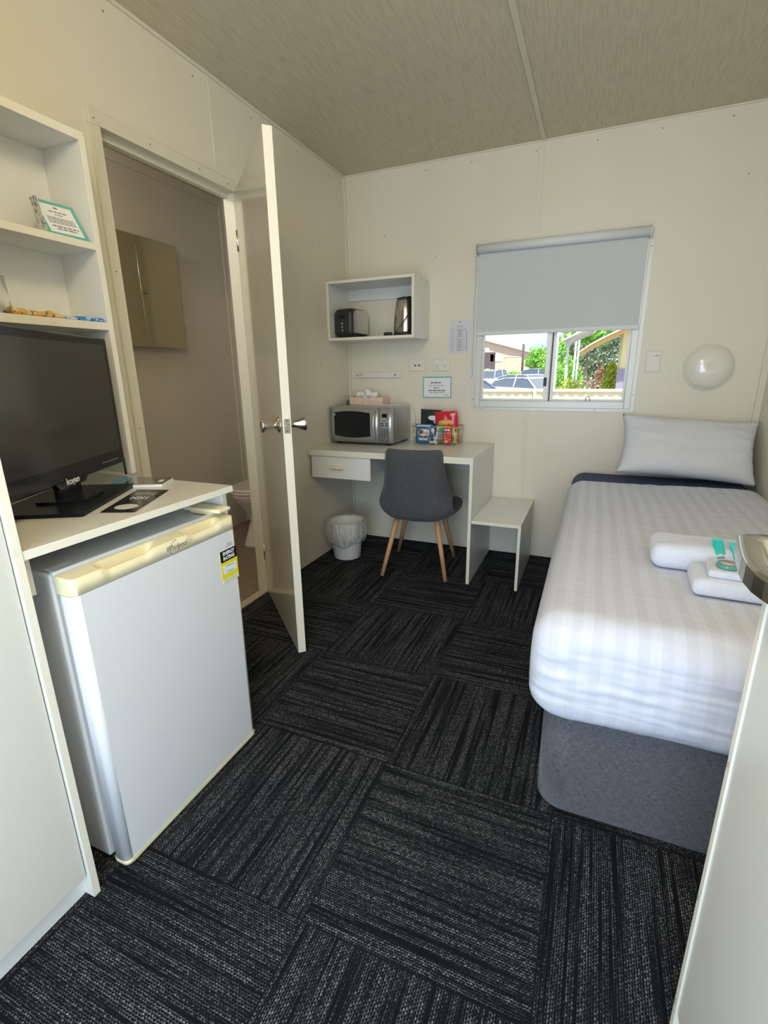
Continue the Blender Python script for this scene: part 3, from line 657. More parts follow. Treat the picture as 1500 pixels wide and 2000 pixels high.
packet('snack_packet', 'red and white packet at the front right of the basket', 'snack', .772, -.196, HD+.008, .058, .118, .03, cm('bright_red_packet', (.75, .06, .05)), -3, 0, [(-.012, .078, .03, .022, PBL, 'o'), (.0, .09, .04, .006, PW, 'r'), (0, .018, .02, .014, PW, 'o'), (0, .108, .05, .006, PW, 'r')])
packet('snack_packet', 'gold and green packet at the right end of the basket', 'snack', .815, -.165, HD+.008, .036, .105, .028, packmat('gold_green_packet', [(0, (.6, .55, .15)), (.5, (.15, .25, .05)), (.8, (.7, .65, .4))], 50))

# ------------------------------------------------------------ things on the back wall
FW = lambda x, z, y=-.0: frame((x, y, z), (1, 0, 0), (0, 0, 1))
t = thing('information_sheet', 'laminated timetable sheet stuck to the wall left of the blind', 'notice', (.787, 0, 1.41))
b = MB(); b.box(.718, .858, -.0022, -.0008, 1.306, 1.508); b.obj('sheet', 'lamsheet', t)
rows = [(0, .086-.012*0, .012, .006)]
rows += [(0, .060, .04, .003)] + [(-.043, .048, .022, .004), (.034, .046, .02, .004)]
rows += [(0, .043-.0075*i, .030, .0035) for i in range(18) if i not in (7,)]
rows += [(-.043, .036-.0075*i, .026, .0012) for i in range(17)] + [(.026, .036-.0075*i, .02, .0012) for i in range(17)]
lines_mb(frame((.787, -.0022, 1.407), (1, 0, 0), (0, 0, 1)), rows).obj('printing', 'ink', t)
lil = mat('lilac_ink', (.25, .25, .38), .6)
for q in ((.831, .835, -.0027, -.0022, 1.32, 1.44), (.735, .7365, -.0027, -.0022, 1.325, 1.455)): b = MB(); b.box(*q); b.obj('ruled_line', lil, t)
t = thing('teal_bordered_notice', 'small white notice with teal border below the power point', 'notice', (.644, 0, 1.095))
b = MB(); b.box(.546, .742, -.002, -.0006, 1.026, 1.163, bev=.0004); b.obj('card', 'teal', t)
b = MB(); b.box(.5525, .7355, -.0028, -.0018, 1.033, 1.156); b.obj('sheet', 'paper', t)
lines_mb(frame((.644, -.0028, 1.0945), (1, 0, 0), (0, 0, 1)), [(-.008, .030, .07, .009), (-.005, .012, .10, .003), (-.004, -.003, .036, .007), (0, -.020, .118, .008), (0, -.033, .10, .005), (0, -.046, .012, .004), (.068, -.050, .025, .004)]).obj('printing', 'ink', t)
t = thing('aerial_wall_plate', 'ivory wall plate with two round sockets beneath the box shelf', 'wall plate', (.505, 0, 1.237))
b = MB(); b.box(.449, .561, -.009, -.0005, 1.2, 1.275, bev=.003); b.obj('plate', 'plate', t)
for x in (.493, .521): b = MB(); b.cyl((x, -.009, 1.236), (x, -.013, 1.236), .0062, n=16); b.cyl((x, -.013, 1.236), (x, -.0135, 1.236), .003, n=12); b.obj('socket', 'dark', t)
t = thing('power_point', 'ivory double power point above the teal bordered notice', 'power point', (.672, 0, 1.237))
b = MB(); b.box(.614, .730, -.010, -.0005, 1.2, 1.276, bev=.003); b.obj('plate', 'plate', t)
for cx in (.645, .699):
    b = MB()
    for dx, dz, a in ((-.0075, .002, 30), (.0075, .002, -30), (0, -.014, 0)):
        b.M = frame((cx+dx, -.0102, 1.232+dz), (math.cos(math.radians(a)), 0, math.sin(math.radians(a))), (-math.sin(math.radians(a)), 0, math.cos(math.radians(a)))); b.box(-.0012, .0012, -.0042, .0042, -.0008, .0006)
    b.M = Matrix.Identity(4); b.obj('socket_slots', 'dark', t)
for cx in (.645, .699): b = MB(); b.box(cx-.006, cx+.006, -.0145, -.009, 1.254, 1.266, bev=.001); b.obj('switch', 'white', t)
t = thing('wall_bar', 'long ivory bar screwed to the wall above the microwave', 'bar', (.217, 0, 1.178))
b = MB(); b.box(.044, .391, -.016, -.0005, 1.159, 1.197, bev=.003); b.box(.06, .375, -.0175, -.015, 1.163, 1.193, bev=.001); b.obj('bar_body', 'plate', t)
for x in (.068, .352): b = MB(); b.cyl((x, -.0175, 1.178), (x, -.019, 1.178), .007, n=16); b.obj('screw', 'screw', t)
b = MB(); b.box(.082, .11, -.0182, -.0172, 1.179, 1.184); b.obj('printed_mark', 'screw', t)
t = thing('light_switch', 'ivory switch plate on the wall right of the window', 'switch', (1.895, 0, 1.233))
b = MB(); b.box(1.859, 1.931, -.009, -.0005, 1.177, 1.289, bev=.003); b.box(1.866, 1.924, -.0105, -.008, 1.186, 1.28, bev=.002); b.obj('plate', 'plate', t)
b = MB(); b.cyl((1.895, -.0105, 1.23), (1.895, -.0135, 1.23), .009, n=24); b.obj('push_button', 'plate', t)
b = MB(); b.box(1.898, 1.918, -.0112, -.0104, 1.262, 1.265); b.obj('indicator', 'dark', t)
t = thing('bedside_wall_light', 'round opal dome light on the wall above the pillow', 'wall light', (2.163, 0, 1.198))
b = MB(); b.lathe([(0, 0), (.113, -.0005), (.116, -.012), (.112, -.022), (.10, -.034), (.075, -.050), (.04, -.060), (0, -.063)], (2.163, 0, 1.198), 'y', n=64); b.obj('dome', 'dome', t)
b = MB(); b.lathe([(.108, -.0008), (.119, -.0008), (.119, -.014), (.1165, -.0145)], (2.163, 0, 1.198), 'y', n=64); b.obj('rim', 'plate', t)

# ------------------------------------------------------------ bed, cover, pillow
t = thing('bed', 'single bed with charcoal fabric base along the right wall', 'bed', (1.98, -1.0, 0))
def basefn(p): return Vector((p.x, p.y, p.z))
b = MB()
# vertical rounded corners only
def rrect(x0, x1, y0, y1, r, n=10):
    P = []
    for cx, cy, a0 in ((x1-r, y1-r, 0), (x0+r, y1-r, 90), (x0+r, y0+r, 180), (x1-r, y0+r, 270)):
        for i in range(n+1):
            a = math.radians(a0+90*i/n); P.append((cx+r*math.cos(a), cy+r*math.sin(a)))
    return P
b.prism(rrect(1.565, 2.42, -2.015, -.01, .075), 'z', .004, .315, sm=True); b.obj('bed_base', 'basefab', t)
def mfn(p): return p
b = MB(); b.soft(1.535, 2.424, -2.04, -.012, .312, .597, .07, seg=6, inn=8); b.obj('mattress', 'navy', t)
def cov(p):
    n1 = noise.noise(Vector((p.x*3, p.y*3, p.z*5)))*.006
    q = Vector(p)
    # side and foot bulge
    zc = (p.z-.45)/.16
    bul = max(0, 1-zc*zc)
    if p.y < -1.9: q.y -= .016*bul + (.006*noise.noise(Vector((p.x*5, p.z*22, 3))) + .003*noise.noise(Vector((p.x*11, p.z*60, 9))))*min(1, (-1.9-p.y)/.1)
    if p.x < 1.60: q.x -= .010*bul
    if p.z < .345: q.z += .012*noise.noise(Vector((p.x*7, p.y*7, 0))) - .010*max(0, (p.x-1.6))*0
    q.z += n1*.6 + (.010*max(0, (p.x-1.55)/.9) if p.z > .5 else 0)
    q.z += .0025*noise.noise(Vector((p.x*22, p.y*5, 2)))
    return q
b = MB(); b.soft(1.530, 2.428, -2.047, -.285, .298, .603, .075, seg=8, inn=46, fn=cov)
cv = b.obj('striped_bedcover', 'cover'); tag(base(cv, (1.98, -1.16, .3)), 'white satin striped cover stretched over the mattress', 'bedcover')
# piping line around the foot panel
pts = []
def pil(p):
    return p
b = MB()
def pf(u, v, sg):
    s_, r_ = u*2-1, v*2-1
    k = (max(0, 1-abs(s_)**3.4))**.5*(max(0, 1-abs(r_)**2.6))**.55
    w_ = .326*(1-.022*(1-r_*r_)+.01*abs(s_*r_)**3); h_ = .174*(1-.10*(1-s_*s_)*0+.04*abs(s_*r_)**3)
    x = s_*w_*(1-.05*(1-abs(r_)**2)*abs(s_)**6); z = r_*h_*(1-.06*(1-abs(s_)**2)*abs(r_)**6)
    wr = .008*noise.noise(Vector((s_*1.6+r_, r_*3-s_, sg)))*k + (.009*noise.noise(Vector((s_*7+r_*5, r_*9-s_*4, sg)))*k)*(.25+abs(s_)**3)
    edge_w = .012*abs(s_)**4*noise.noise(Vector((r_*7, s_*3, 5)))
    return Vector((x, sg*(.085*k)+wr+edge_w, z))
for sg in (-1, 1): b.grid(lambda u, v: pf(u, v, sg), 48, 30)
bmesh.ops.remove_doubles(b.bm, verts=list(b.bm.verts), dist=.0012); bmesh.ops.recalc_face_normals(b.bm, faces=list(b.bm.faces))
pw = b.obj('pillow', 'pillow'); pw.location = (2.092, -.165, .780); pw.rotation_euler = (math.radians(-32), math.radians(3.0), math.radians(1)); tag(pw, 'white pillow propped against the wall at the head of the bed', 'pillow')

# ------------------------------------------------------------ towels and toiletries on bed
ZT = .612
def twl(x0, x1, y0, y1, z0, z1, r, rot, name, label):
    cx, cy = (x0+x1)/2, (y0+y1)/2
    b = MB()
    def fn(p): return Vector((p.x, p.y, p.z + .003*noise.noise(Vector((p.x*12, p.y*12, 1)))*(1 if p.z > (z1-z0)*.5 else 0)))
    b.soft(x0-cx, x1-cx, y0-cy, y1-cy, 0, z1-z0, r, seg=5, inn=14, fn=fn); o = b.obj(name, 'towel'); o.location = (cx, cy, z0); o.rotation_euler = (0, 0, rot); return tag(o, label, 'towel')
twl(1.820, 2.21, -1.635, -1.470, ZT, ZT+.078, .032, math.radians(-2), 'rolled_bath_towel', 'rolled white bath towel at the back of the pile on the bed')
twl(1.905, 2.22, -1.805, -1.655, ZT, ZT+.048, .018, math.radians(-3), 'folded_hand_towel', 'folded white hand towel lying in front of the rolled towel')
twl(1.940, 2.20, -1.790, -1.680, ZT+.049, ZT+.069, .008, math.radians(-6), 'folded_face_washer', 'small white face washer folded on top of the hand towel')
t = thing('soap_disc', 'round teal wrapped soap on the white face washer', 'soap', (1.983, -1.742, ZT+.0705))
b = MB(); b.lathe([(0, 0), (.024, 0), (.027, .004), (.027, .010), (.024, .013), (0, .0135)], n=36); b.obj('wrapped_soap', mat('dull_teal', (.10, .33, .28), .3, coat=.3), t, True)
b = MB(); b.lathe([(0, .0134), (.018, .0134), (.018, .0142), (0, .0142)], n=32); b.lathe([(0, .0142), (.010, .0142), (.010, .0147), (0, .0147)], n=32, mi=1); b.obj('sticker', [mat('sticker_grey', (.50, .48, .45), .4), mat('sticker_pink', (.55, .36, .33), .4)], t, True)
def tube_(x, y, z, rz, m_, label):
    t = thing('toiletry_tube', label, 'toiletry', (x, y, z), (math.radians(34), 0, rz), 'toiletry tubes on the towels')
    b = MB(); b.soft(-.0135, .0135, -.025, .026, 0, .014, .0055, seg=4, inn=3); b.obj('tube_body', m_, t, True)
    b = MB(); b.box(-.0145, .0145, .025, .037, .003, .006, bev=.001); b.obj('crimped_end', 'glass' if 0 else 'tealpale', t, True)
    b = MB(); b.cyl((0, -.025, .007), (0, -.036, .007), .0095, n=20); b.obj('cap', mat('pale_cap', (.55, .75, .72), .3), t, True)
tube_(1.988, -1.600, ZT+.073, math.radians(4), 'tealgel', 'deep teal toiletry tube lying on the rolled towel')
tube_(2.030, -1.612, ZT+.070, math.radians(10), 'tealpale', 'pale teal toiletry tube nearer the steel basin')
t = thing('black_sachet', 'black patterned sachet on the face washer under the basin edge', 'sachet', (2.062, -1.758, ZT+.0700), (0, 0, math.radians(-20)))
b = MB(); b.box(-.027, .027, -.02, .02, 0.001, .003, bev=.0008); b.obj('sachet', packmat('black_pattern', [(0, (.02, .02, .03)), (.8, (.2, .2, .16))], 300), t, True)

# ------------------------------------------------------------ stainless basin and bench at right foreground
CX, CY = 1.852, -2.446
t = thing('kitchenette_cabinet', 'pale cream cabinet cut off by the right edge of the photo', 'cabinet', (2.14, -3.0, 0))
b = MB(); b.box(CX, RX-.003, CY-.016, CY, 0, .922, bev=.0008, edge=1); screws(b, [(CX, CY-.008, z) for z in (.1, .35, .62)], (-1, 0, 0), .0035, 2); b.obj('end_panel', ['melcream', 'meledge', 'screw'], t)
for i, (y0, y1) in enumerate(((CY-.52, CY-.0185), (CY-1.03, CY-.523))):
    b = MB(); b.box(CX+.003, CX+.019, y0, y1, .09, .915, bev=.0008); d_ = b.obj('cabinet_door', 'melcream', t)
b = MB(); b.box(CX+.012, CX+.03, CY-1.03, CY-.017, 0, .088); b.obj('plinth', 'melcream', t)
b = MB(); b.box(CX+.02, RX-.003, CY-1.045, CY-1.03, 0, .922); b.obj('end_panel', 'melcream', t)
b = MB(); b.box(CX+.02, RX-.003, CY-1.03, CY-.016, .905, .922); b.obj('top_board', 'melcream', t)
t = thing('steel_basin', 'stainless steel basin overhanging the cabinet at the right edge', 'basin', (2.12, -2.5, .9225))
BZ = .951
def unp(u, v, z):
    d = fw + r2*((u-750)/F_PX) - u2*((v-1000)/F_PX); k = (z-CAM.z)/d.z; p = CAM+d*k; return (p.x, p.y)
out = [unp(*q, BZ) for q in ((1475, 1043), (1446, 1043), (1441.2, 1044.2), (1441.8, 1050), (1444, 1066), (1449, 1083), (1458, 1099), (1474, 1116), (1496, 1131), (1525, 1148))]
x0o, y0o = out[0]; xe, ye = out[-1]
P = [(RX-.01, y0o-.002)] + out + [(xe+.02, ye-.16), (RX-.01, ye-.16)]
cxm = sum(p[0] for p in P)/len(P); 
cxm, cym = 2.15, -2.45
def dense(P, k=4):
    o = []
    for i in range(len(P)):
        a, c = P[i], P[(i+1) % len(P)]
        for j in range(k): o.append((a[0]+(c[0]-a[0])*j/k, a[1]+(c[1]-a[1])*j/k))
    return o
PD = dense(P)
b = MB()
def scl(P, d):
    o = []
    for x, y in P:
        v_ = Vector((cxm-x, cym-y)); L = v_.length; v_ = v_/L*min(d, L*.9); o.append((x+v_.x, y+v_.y))
    return o
loops = [(0.0, .9235), (0.0, BZ-.004), (.002, BZ), (.006, BZ+.001), (.022, BZ-.003), (.030, BZ-.006), (.040, BZ-.03), (.05, BZ-.09), (.07, BZ-.115), (.12, BZ-.125), (.2, BZ-.127)]
vl = [[b.v((x, y, z)) for x, y in scl(PD, d)] for d, z in loops]
for A, B2 in zip(vl, vl[1:]):
    for i in range(len(A)): b.face([A[i], A[(i+1) % len(A)], B2[(i+1) % len(A)], B2[i]], 0, A is not vl[0])
b.face(vl[-1], 0)
bmesh.ops.recalc_face_normals(b.bm, faces=list(b.bm.faces)); b.obj('basin_bowl', 'steel', t)

# ------------------------------------------------------------ wardrobe (left foreground)
YP = -2.667; XC = .629
t = thing('wardrobe', 'tall cream wardrobe at the left edge of the photo', 'wardrobe', (.3, -3.1, 0))
b = MB(); b.box(.002, XC, YP-.017, YP, 0, 2.1, bev=.001, edge=1); b.obj('side_panel', ['mel', 'meledge'], t)
for y0, y1 in ((YP-.48, YP-.020), (YP-.945, YP-.483)):
    b = MB(); b.box(.605, .622, y0, y1, .066, 2.08, bev=.001); d_ = b.obj('wardrobe_door', 'melcream', t)
b = MB(); b.box(.58, .598, YP-.945, YP-.017, 0, .07); b.obj('plinth', 'mel', t)
b = MB(); b.box(.002, XC, YP-.965, YP-.948, 0, 2.1); b.obj('side_panel', 'melcream', t)
b = MB(); b.box(.002, .604, YP-.948, YP-.017, 2.083, 2.1); b.obj('top_board', 'melcream', t)

# ------------------------------------------------------------ counter and shelving unit
HC, YC = .8715, -2.057
t = thing('tv_counter', 'white counter board over the fridge carrying the television', 'counter', (.3, -2.36, 0))
b = MB(); b.box(.002, .6275, YP+.0005, YC, HC-.019, HC, bev=.001, edge=1); b.obj('countertop', ['top', 'meledge'], t)
b = MB(); b.box(.002, .60, YC-.019, YC-.001, 0, HC-.019, bev=.0008, edge=1); b.obj('side_panel', ['mel', 'meledge'], t)
b = MB(); b.box(.05, .612, YP+.0005, YP+.018, HC-.10, HC-.0195, bev=.001); b.obj('cleat', 'mel', t)
t = thing('shelving_unit', 'white open shelving on the left wall above the television', 'shelf', (.09, -2.33, HC))
YS = -2.008; XF = .172; x0 = .002
b = MB(); b.box(x0, XF, YS-.018, YS, HC, 1.875, bev=.001, edge=1)
b.obj('side_panel', ['mel', 'meledge'], t)
for z0, z1 in ((1.851, 1.8745), (1.563, 1.583), (1.334, 1.357)):
    b = MB(); b.box(x0+.006, XF-.001, YP+.001, YS-.018, z0, z1, bev=.001, edge=1); b.obj('shelf_board', ['mel', 'meledge'], t)
b = MB(); b.box(x0, x0+.005, YP+.001, YS-.018, HC, 1.874); b.obj('back_panel', 'mel', t)
# items on shelves
ZA, ZB = 1.5832, 1.3572
t = thing('shelf_notice', 'white notice with teal border standing on the middle shelf', 'notice', (.12, -2.10, ZA))
# stands leaning, facing +x and slightly -y
A0 = Vector((.155, -2.155, ZA+.001)); A1 = Vector((.165, -2.038, ZA+.001)); TP = Vector((-.055, .0, .098))
def slab(b, a0, a1, tp, i0, i1, j0, j1, d0, d1, mi=0):
    n_ = (a1-a0).cross(tp).normalized(); vs_ = []
    for d in (d0, d1):
        for (u, v) in ((i0, j0), (i1, j0), (i1, j1), (i0, j1)): vs_.append(b.v(a0+(a1-a0)*u+tp*v+n_*d))
    for f in ((3, 2, 1, 0), (4, 5, 6, 7), (0, 1, 5, 4), (1, 2, 6, 5), (2, 3, 7, 6), (3, 0, 4, 7)): b.face([vs_[k] for k in f], mi)
b = MB(); slab(b, A0, A1, TP, 0, 1, 0, 1, -.0012, 0); b.obj('teal_card', 'teal', t)
b = MB(); slab(b, A0, A1, TP, .09, .90, .08, .90, 0, .0008); b.obj('sheet', 'paper', t)
mt = frame(A0+(A1-A0)*.5+TP*.5+(A1-A0).cross(TP).normalized()*.0008, (A1-A0), TP)
lines_mb(mt, [(0, .036, .012, .006), (0, .022, .05, .004), (0, .013, .022, .003)] + [(0, .002-.0055*i, .078, .003) for i in range(4)] + [(.002, -.026, .075, .0045), (.002, -.034, .055, .0045)]).obj('printing', 'ink', t)
b = MB(); slab(b, A0+Vector((-.050, .012, 0)), A0+Vector((-.004, .001, 0)), Vector((-.012, -.008, .096)), 0, 1, 0, 1, 0, .001); b.obj('patterned_side', packmat('dotted_card', [(0, (.72, .72, .68)), (.72, (.25, .33, .34)), (.85, (.6, .45, .35)), (.93, (.15, .15, .15))], 130, .5), t)
t = thing('drinking_glass', 'clear upturned drinking glass at the left end of the lower shelf', 'glass', (.12, -2.315, ZB))
b = MB(); b.lathe([(.034, 0), (.036, .001), (.029, .095), (.0, .097), (.0, .090), (.026, .088), (.033, .001)], n=40); b.obj('glass_body', 'glass', t, True)
ORM = packmat('ochre_wrap', [(0, (.66, .42, .10)), (.55, (.75, .55, .25)), (.85, (.30, .18, .06))], 90, .35)
def blob(name, label, cat, x0, x1, y0, y1, z0, hgt, m_, seed):
    b = MB(); cx, cy = (x0+x1)/2, (y0+y1)/2
    def fn(p): return Vector((p.x+.002*noise.noise(Vector((p.x*60, p.y*60, seed))), p.y, max(0, p.z*(1+.5*noise.noise(Vector((p.x*70, p.y*45, seed)))))))
    b.soft(x0-cx, x1-cx, y0-cy, y1-cy, 0, hgt, hgt*.45, seg=4, inn=16, fn=fn); o = b.obj(name, m_); o.location = (cx, cy, z0); return tag(o, label, cat)
blob('ochre_sachet_bundle', 'bundle of ochre sachets lying on the lower shelf by the glass', 'sachets', .11, .165, -2.30, -2.165, ZB+.0005, .015, ORM, 1)
BLM = packmat('blue_wrap', [(0, (.04, .22, .62)), (.45, (.10, .35, .75)), (.8, (.45, .60, .80))], 120, .35)
blob('blue_sachet', 'blue sachets lying at the right end of the lower shelf', 'sachets', .125, .165, -2.115, -2.03, ZB+.0005, .012, BLM, 5)
blob('sugar_sachets', 'pale sachets between the ochre and blue ones on the shelf', 'sachets', .13, .165, -2.155, -2.12, ZB+.0005, .008, packmat('pale_wrap', [(0, (.7, .7, .68)), (.6, (.35, .45, .65))], 150), 8)
t = thing('dark_canister', 'dark object at the far left of the middle shelf', 'canister', (.12, -2.325, ZA)); b = MB(); b.lathe([(0, 0), (.024, 0), (.026, .004), (.026, .05), (.02, .056), (0, .057)], n=28); b.obj('canister_body', 'blackm', t, True)

# ------------------------------------------------------------ television
t = thing('television', 'black flat screen television on a glossy stand on the counter', 'television', (.352, -2.36, HC), (0, 0, math.radians(25)))
# local: x = outward normal, y = along the width (towards the far end)
TW, TZ0, TZ1 = .300, .055, .432
b = MB(); b.box(-.028, 0, -TW, TW, TZ0, TZ1, bev=.004); b.obj('bezel', 'black', t, True)
b = MB(); b.soft(-.07, -.026, -TW+.06, TW-.06, TZ0+.04, TZ1-.05, .02, seg=4, inn=3); b.obj('rear_cover', 'blackm', t, True)
b = MB(); b.box(-.002, .0008, -TW+.022, TW-.022, TZ0+.045, TZ1-.020); b.obj('screen', 'screen', t, True)
b = MB(); b.prism([(-.075, TZ0+.006), (.075, TZ0+.006), (.058, TZ0-.010), (-.058, TZ0-.010)], 'x', -.012, .004); b.obj('logo_lip', 'black', t, True)
text('brand_lettering', 'kogan', .024, frame((.0045, -.0, TZ0+.003), (0, 1, 0), (0, 0, 1)), 'paper', t, local=True, sx=1.05, bold=.0004)
b = MB()
for i in range(8): b.box(.0002, .0010, .165+i*.012, .171+i*.012, TZ0+.018, TZ0+.0205)
b.obj('button_marks', 'silver', t, True)
b = MB(); b.box(-.022, -.004, -.05, .05, .012, TZ0+.01, bev=.004); b.obj('stand_neck', 'black', t, True)
b = MB(); b.M = Matrix.Rotation(math.radians(4), 4, 'Z'); b.prism(rrect(-.125, .095, -.165, .165, .006, 3), 'z', 0.0005, .010); b.obj('stand_base', 'standblack', t, True)
b = MB(); b.M = Matrix.Rotation(math.radians(4), 4, 'Z'); b.prism([(-.06, -.07), (.035, -.07), (.055, -.045), (.055, .045), (.035, .07), (-.06, .07)], 'z', .010, .016); b.obj('stand_step', 'standblack', t, True)
# remote on stand
# booklets and hanger card
t = thing('black_hanger_card', 'flat black door hanger card with a round hole on the counter', 'card', (.5, -2.29, HC))
b = MB()
Pc = [(.520, -2.418), (.599, -2.385), (.493, -2.174), (.400, -2.203)]
def bil(u, v): 
    p = [Vector(q) for q in Pc]; return (p[0]*(1-u)+p[1]*u)*(1-v)+(p[3]*(1-u)+p[2]*u)*v
hc_, hr = (.5, .225), (.34, .125)
N = 48
outer = []; inner = []
for i in range(N):
    a = 2*PI*i/N; c_, s_ = math.cos(a), math.sin(a)
    inner.append(bil(hc_[0]+hr[0]*c_, hc_[1]+hr[1]*s_))
    # ray to the unit square border
    tx = ((1 if c_ > 0 else 0)-hc_[0])/c_ if abs(c_) > 1e-6 else 9; ty = ((1 if s_ > 0 else 0)-hc_[1])/s_ if abs(s_) > 1e-6 else 9; k = min(tx, ty); outer.append(bil(hc_[0]+k*c_, hc_[1]+k*s_))
# add true corners by snapping
for q in ((0, 0), (1, 0), (1, 1), (0, 1)):
    pq = bil(*q); j = min(range(N), key=lambda i: (outer[i]-pq).length); outer[j] = pq
for z, fl in ((HC+.0006, True), (HC+.0016, False)):
    I = [b.v((p.x, p.y, z)) for p in inner]; O = [b.v((p.x, p.y, z)) for p in outer]
    for i in range(N):
        f = [I[i], O[i], O[(i+1) % N], I[(i+1) % N]]; b.face(f[::-1] if fl else f)
b.obj('card', 'black', t)
mc_ = frame((*bil(.5, .62), HC+.0017), (Vector((*bil(1, .6), 0))-Vector((*bil(0, .6), 0))), (Vector((*bil(.5, 1), 0))-Vector((*bil(.5, 0), 0))))
b = MB(); b.M = mc_
for i, (x, y0, y1) in enumerate(((-.022, -.022, .004), (-.010, -.022, .010), (-.001, -.022, .010), (.010, -.022, .010), (.021, -.022, .006))): b.box(x-.0015, x+.0015, y0, y1, 0, .0004)
for x0_, x1_ in ((-.022, -.010), (-.001, .010)): b.box(x0_, x1_, -.008, -.005, 0, .0004)
b.obj('white_lettering', 'paper', t)
b = MB(); b.M = mc_; b.box(-.03, .030, .022, .060, 0, .0003); b.obj('photo_print', packmat('speckle_print', [(0, (.10, .10, .10)), (.6, (.35, .34, .32)), (.85, (.03, .03, .03))], 260, .3), t)
t = thing('guide_booklet', 'thin booklet with dark and blue cover beside the television stand', 'booklet', (.34, -2.13, HC))
Pb = [(.300, -2.222), (.440, -2.149), (.398, -2.064), (.215, -2.112)]
b = MB(); V0 = [b.v((*p, HC+.0006)) for p in Pb]; V1 = [b.v((*p, HC+.009)) for p in Pb]
b.face(V0[::-1], 1); b.face(V1, 1)
for i in range(4): b.face([V0[i], V0[(i+1) % 4], V1[(i+1) % 4], V1[i]], 1)
b.obj('pages', ['paper', 'paper'], t)
def bl2(P_, u, v, z): p = [Vector(q) for q in P_]; r = (p[0]*(1-u)+p[1]*u)*(1-v)+(p[3]*(1-u)+p[2]*u)*v; return Vector((r.x, r.y, z))
def strip(u0, u1, m_, nm, v0=0, v1=1, dz=0):
    b = MB(); b.face([b.v(bl2(Pb, u, v, HC+.0098+dz)) for u, v in ((u0, v0), (u1, v0), (u1, v1), (u0, v1))]); b.face([b.v(bl2(Pb, u, v, HC+.0091+dz)) for u, v in ((u0, v1), (u1, v1), (u1, v0), (u0, v0))]); b.obj(nm, m_, t)
strip(0, .26, mat('blue_cover', (.10, .30, .42), .3, coat=.4), 'blue_cover'); strip(.26, 1, mat('brown_cover', (.07, .06, .05), .2, coat=.6, var=(22, (.20, .15, .10), (1, 1, 1), .4, .7)), 'dark_cover'); strip(.86, .93, 'paper', 'white_lettering', .3, .6, .0008)
b = MB(); b.tube([(.16, -2.04, HC), (.165, -2.045, HC+.03), (.16, -2.04, HC+.055)], .0035, n=8); tag(base(b.obj('cable_stub', 'blackm'), (.16, -2.04, HC)), 'short black cable stub behind the booklet', 'cable')

# ------------------------------------------------------------ fridge
t = thing('bar_fridge', 'white bar fridge with yellowed handle strip under the counter', 'fridge', (.37, -2.345, 0))
FY0, FY1, FT = -2.603, -2.084, .797
b = MB(); b.box(.06, .585, FY0, FY1, .012, FT-.006, bev=.006, seg=3); b.obj('cabinet', 'fridge', t)
b = MB(); b.box(.583, .594, FY0+.006, FY1-.006, .03, FT-.01); b.obj('gasket', 'gasket', t)
b = MB(); b.prism(rrect(.593, .645, FY0, FY1, .018, 8), 'z', .0185, .7465, sm=True); fd = b.obj('fridge_door', 'fridge', t)
b = MB(); b.prism(rrect(.592, .646, FY0, FY1, .016, 6), 'z', .006, .018, sm=True); q = b.obj('bottom_trim', 'fcream', None); q.parent = fd; q.location = -t.location
b = MB()
FYL = FY1-FY0
def scoop(f, a, c):
    if f <= a or f >= c: return 0
    s_ = (f-a)/(c-a); return (math.sin(PI*min(1, s_**.8)))**.8
def sc2(f, a, c):
    if f <= a or f >= c: return 0
    k = min((f-a)/.05, (c-f)/.07, 1); return k*k*(3-2*k)
def topz(u, v):   # u across depth 0 back..1 front; v along y
    x = .592+.054*u; y = FY0+.003+(FYL-.005)*v
    r = .016
    # round the front corners in plan
    e = min(v, 1-v)*FYL
    if e < r: x = min(x, .646-r+math.sqrt(max(0, r*r-(r-e)**2)))
    w = 1-u
    S = max(sc2(v, .13+.02*w, .42+.10*w), sc2(v, .62+.02*w, .89+.07*w))
    z = FT-.009-.002*u
    z -= .026*S*max(0, min(1, (u-.18)/.25))*(1-.72*max(0, min(1, (u-.84)/.08)))
    return Vector((x, y, z))
NX, NY = 40, 170
A = b.grid(topz, NX, NY)
def botz(u, v): p = topz(u, v); return Vector((p.x, p.y, .7475))
B2 = b.grid(botz, NX, NY)
for j in range(NY): b.face([A[NX][j], A[NX][j+1], B2[NX][j+1], B2[NX][j]], 0, True); b.face([A[0][j+1], A[0][j], B2[0][j], B2[0][j+1]], 0)
for i in range(NX): b.face([A[i+1][0], A[i][0], B2[i][0], B2[i+1][0]]); b.face([A[i][NY], A[i+1][NY], B2[i+1][NY], B2[i][NY]])
bmesh.ops.recalc_face_normals(b.bm, faces=list(b.bm.faces))
hs = b.obj('handle_strip', 'fcream', None); hs.parent = fd; hs.location = -t.location
b = MB(); b.box(.577, .5925, FY0+.004, FY1-.004, FT-.03, FT-.001, bev=.004); q = b.obj('door_top_edge', 'fridge', None); q.parent = fd; q.location = -t.location
b = MB(); b.soft(.50, .638, FY1-.055, FY1-.002, FT+.006, FT+.018, .005, seg=3, inn=4); b.box(.52, .60, FY1-.045, FY1-.01, FT-.002, FT+.008); b.obj('hinge_cover', 'fcream', t)
b = MB(); b.box(.555, .583, FY0+.01, FY0+.06, FT-.004, FT-.001); b.obj('hinge_cap', 'white', t)
fm = lambda y, z, x=.6463: frame((x, y, z), (0, 1, 0), (0, 0, 1))
q = text('brand_lettering', 'Whirlpool', .021, fm(-2.315, .766), 'dark', t, shear=.3, sx=.80)
b = MB(); b.M = fm(-2.318, .766); b.tube([(-.004+.017*math.cos(a)*1.0, .019*math.sin(a)*.9+.005*math.cos(a), 0) for a in [PI*.35+i*2*PI*.72/20 for i in range(21)]], .0006, n=6); b.obj('logo_swoosh', 'ink', t)
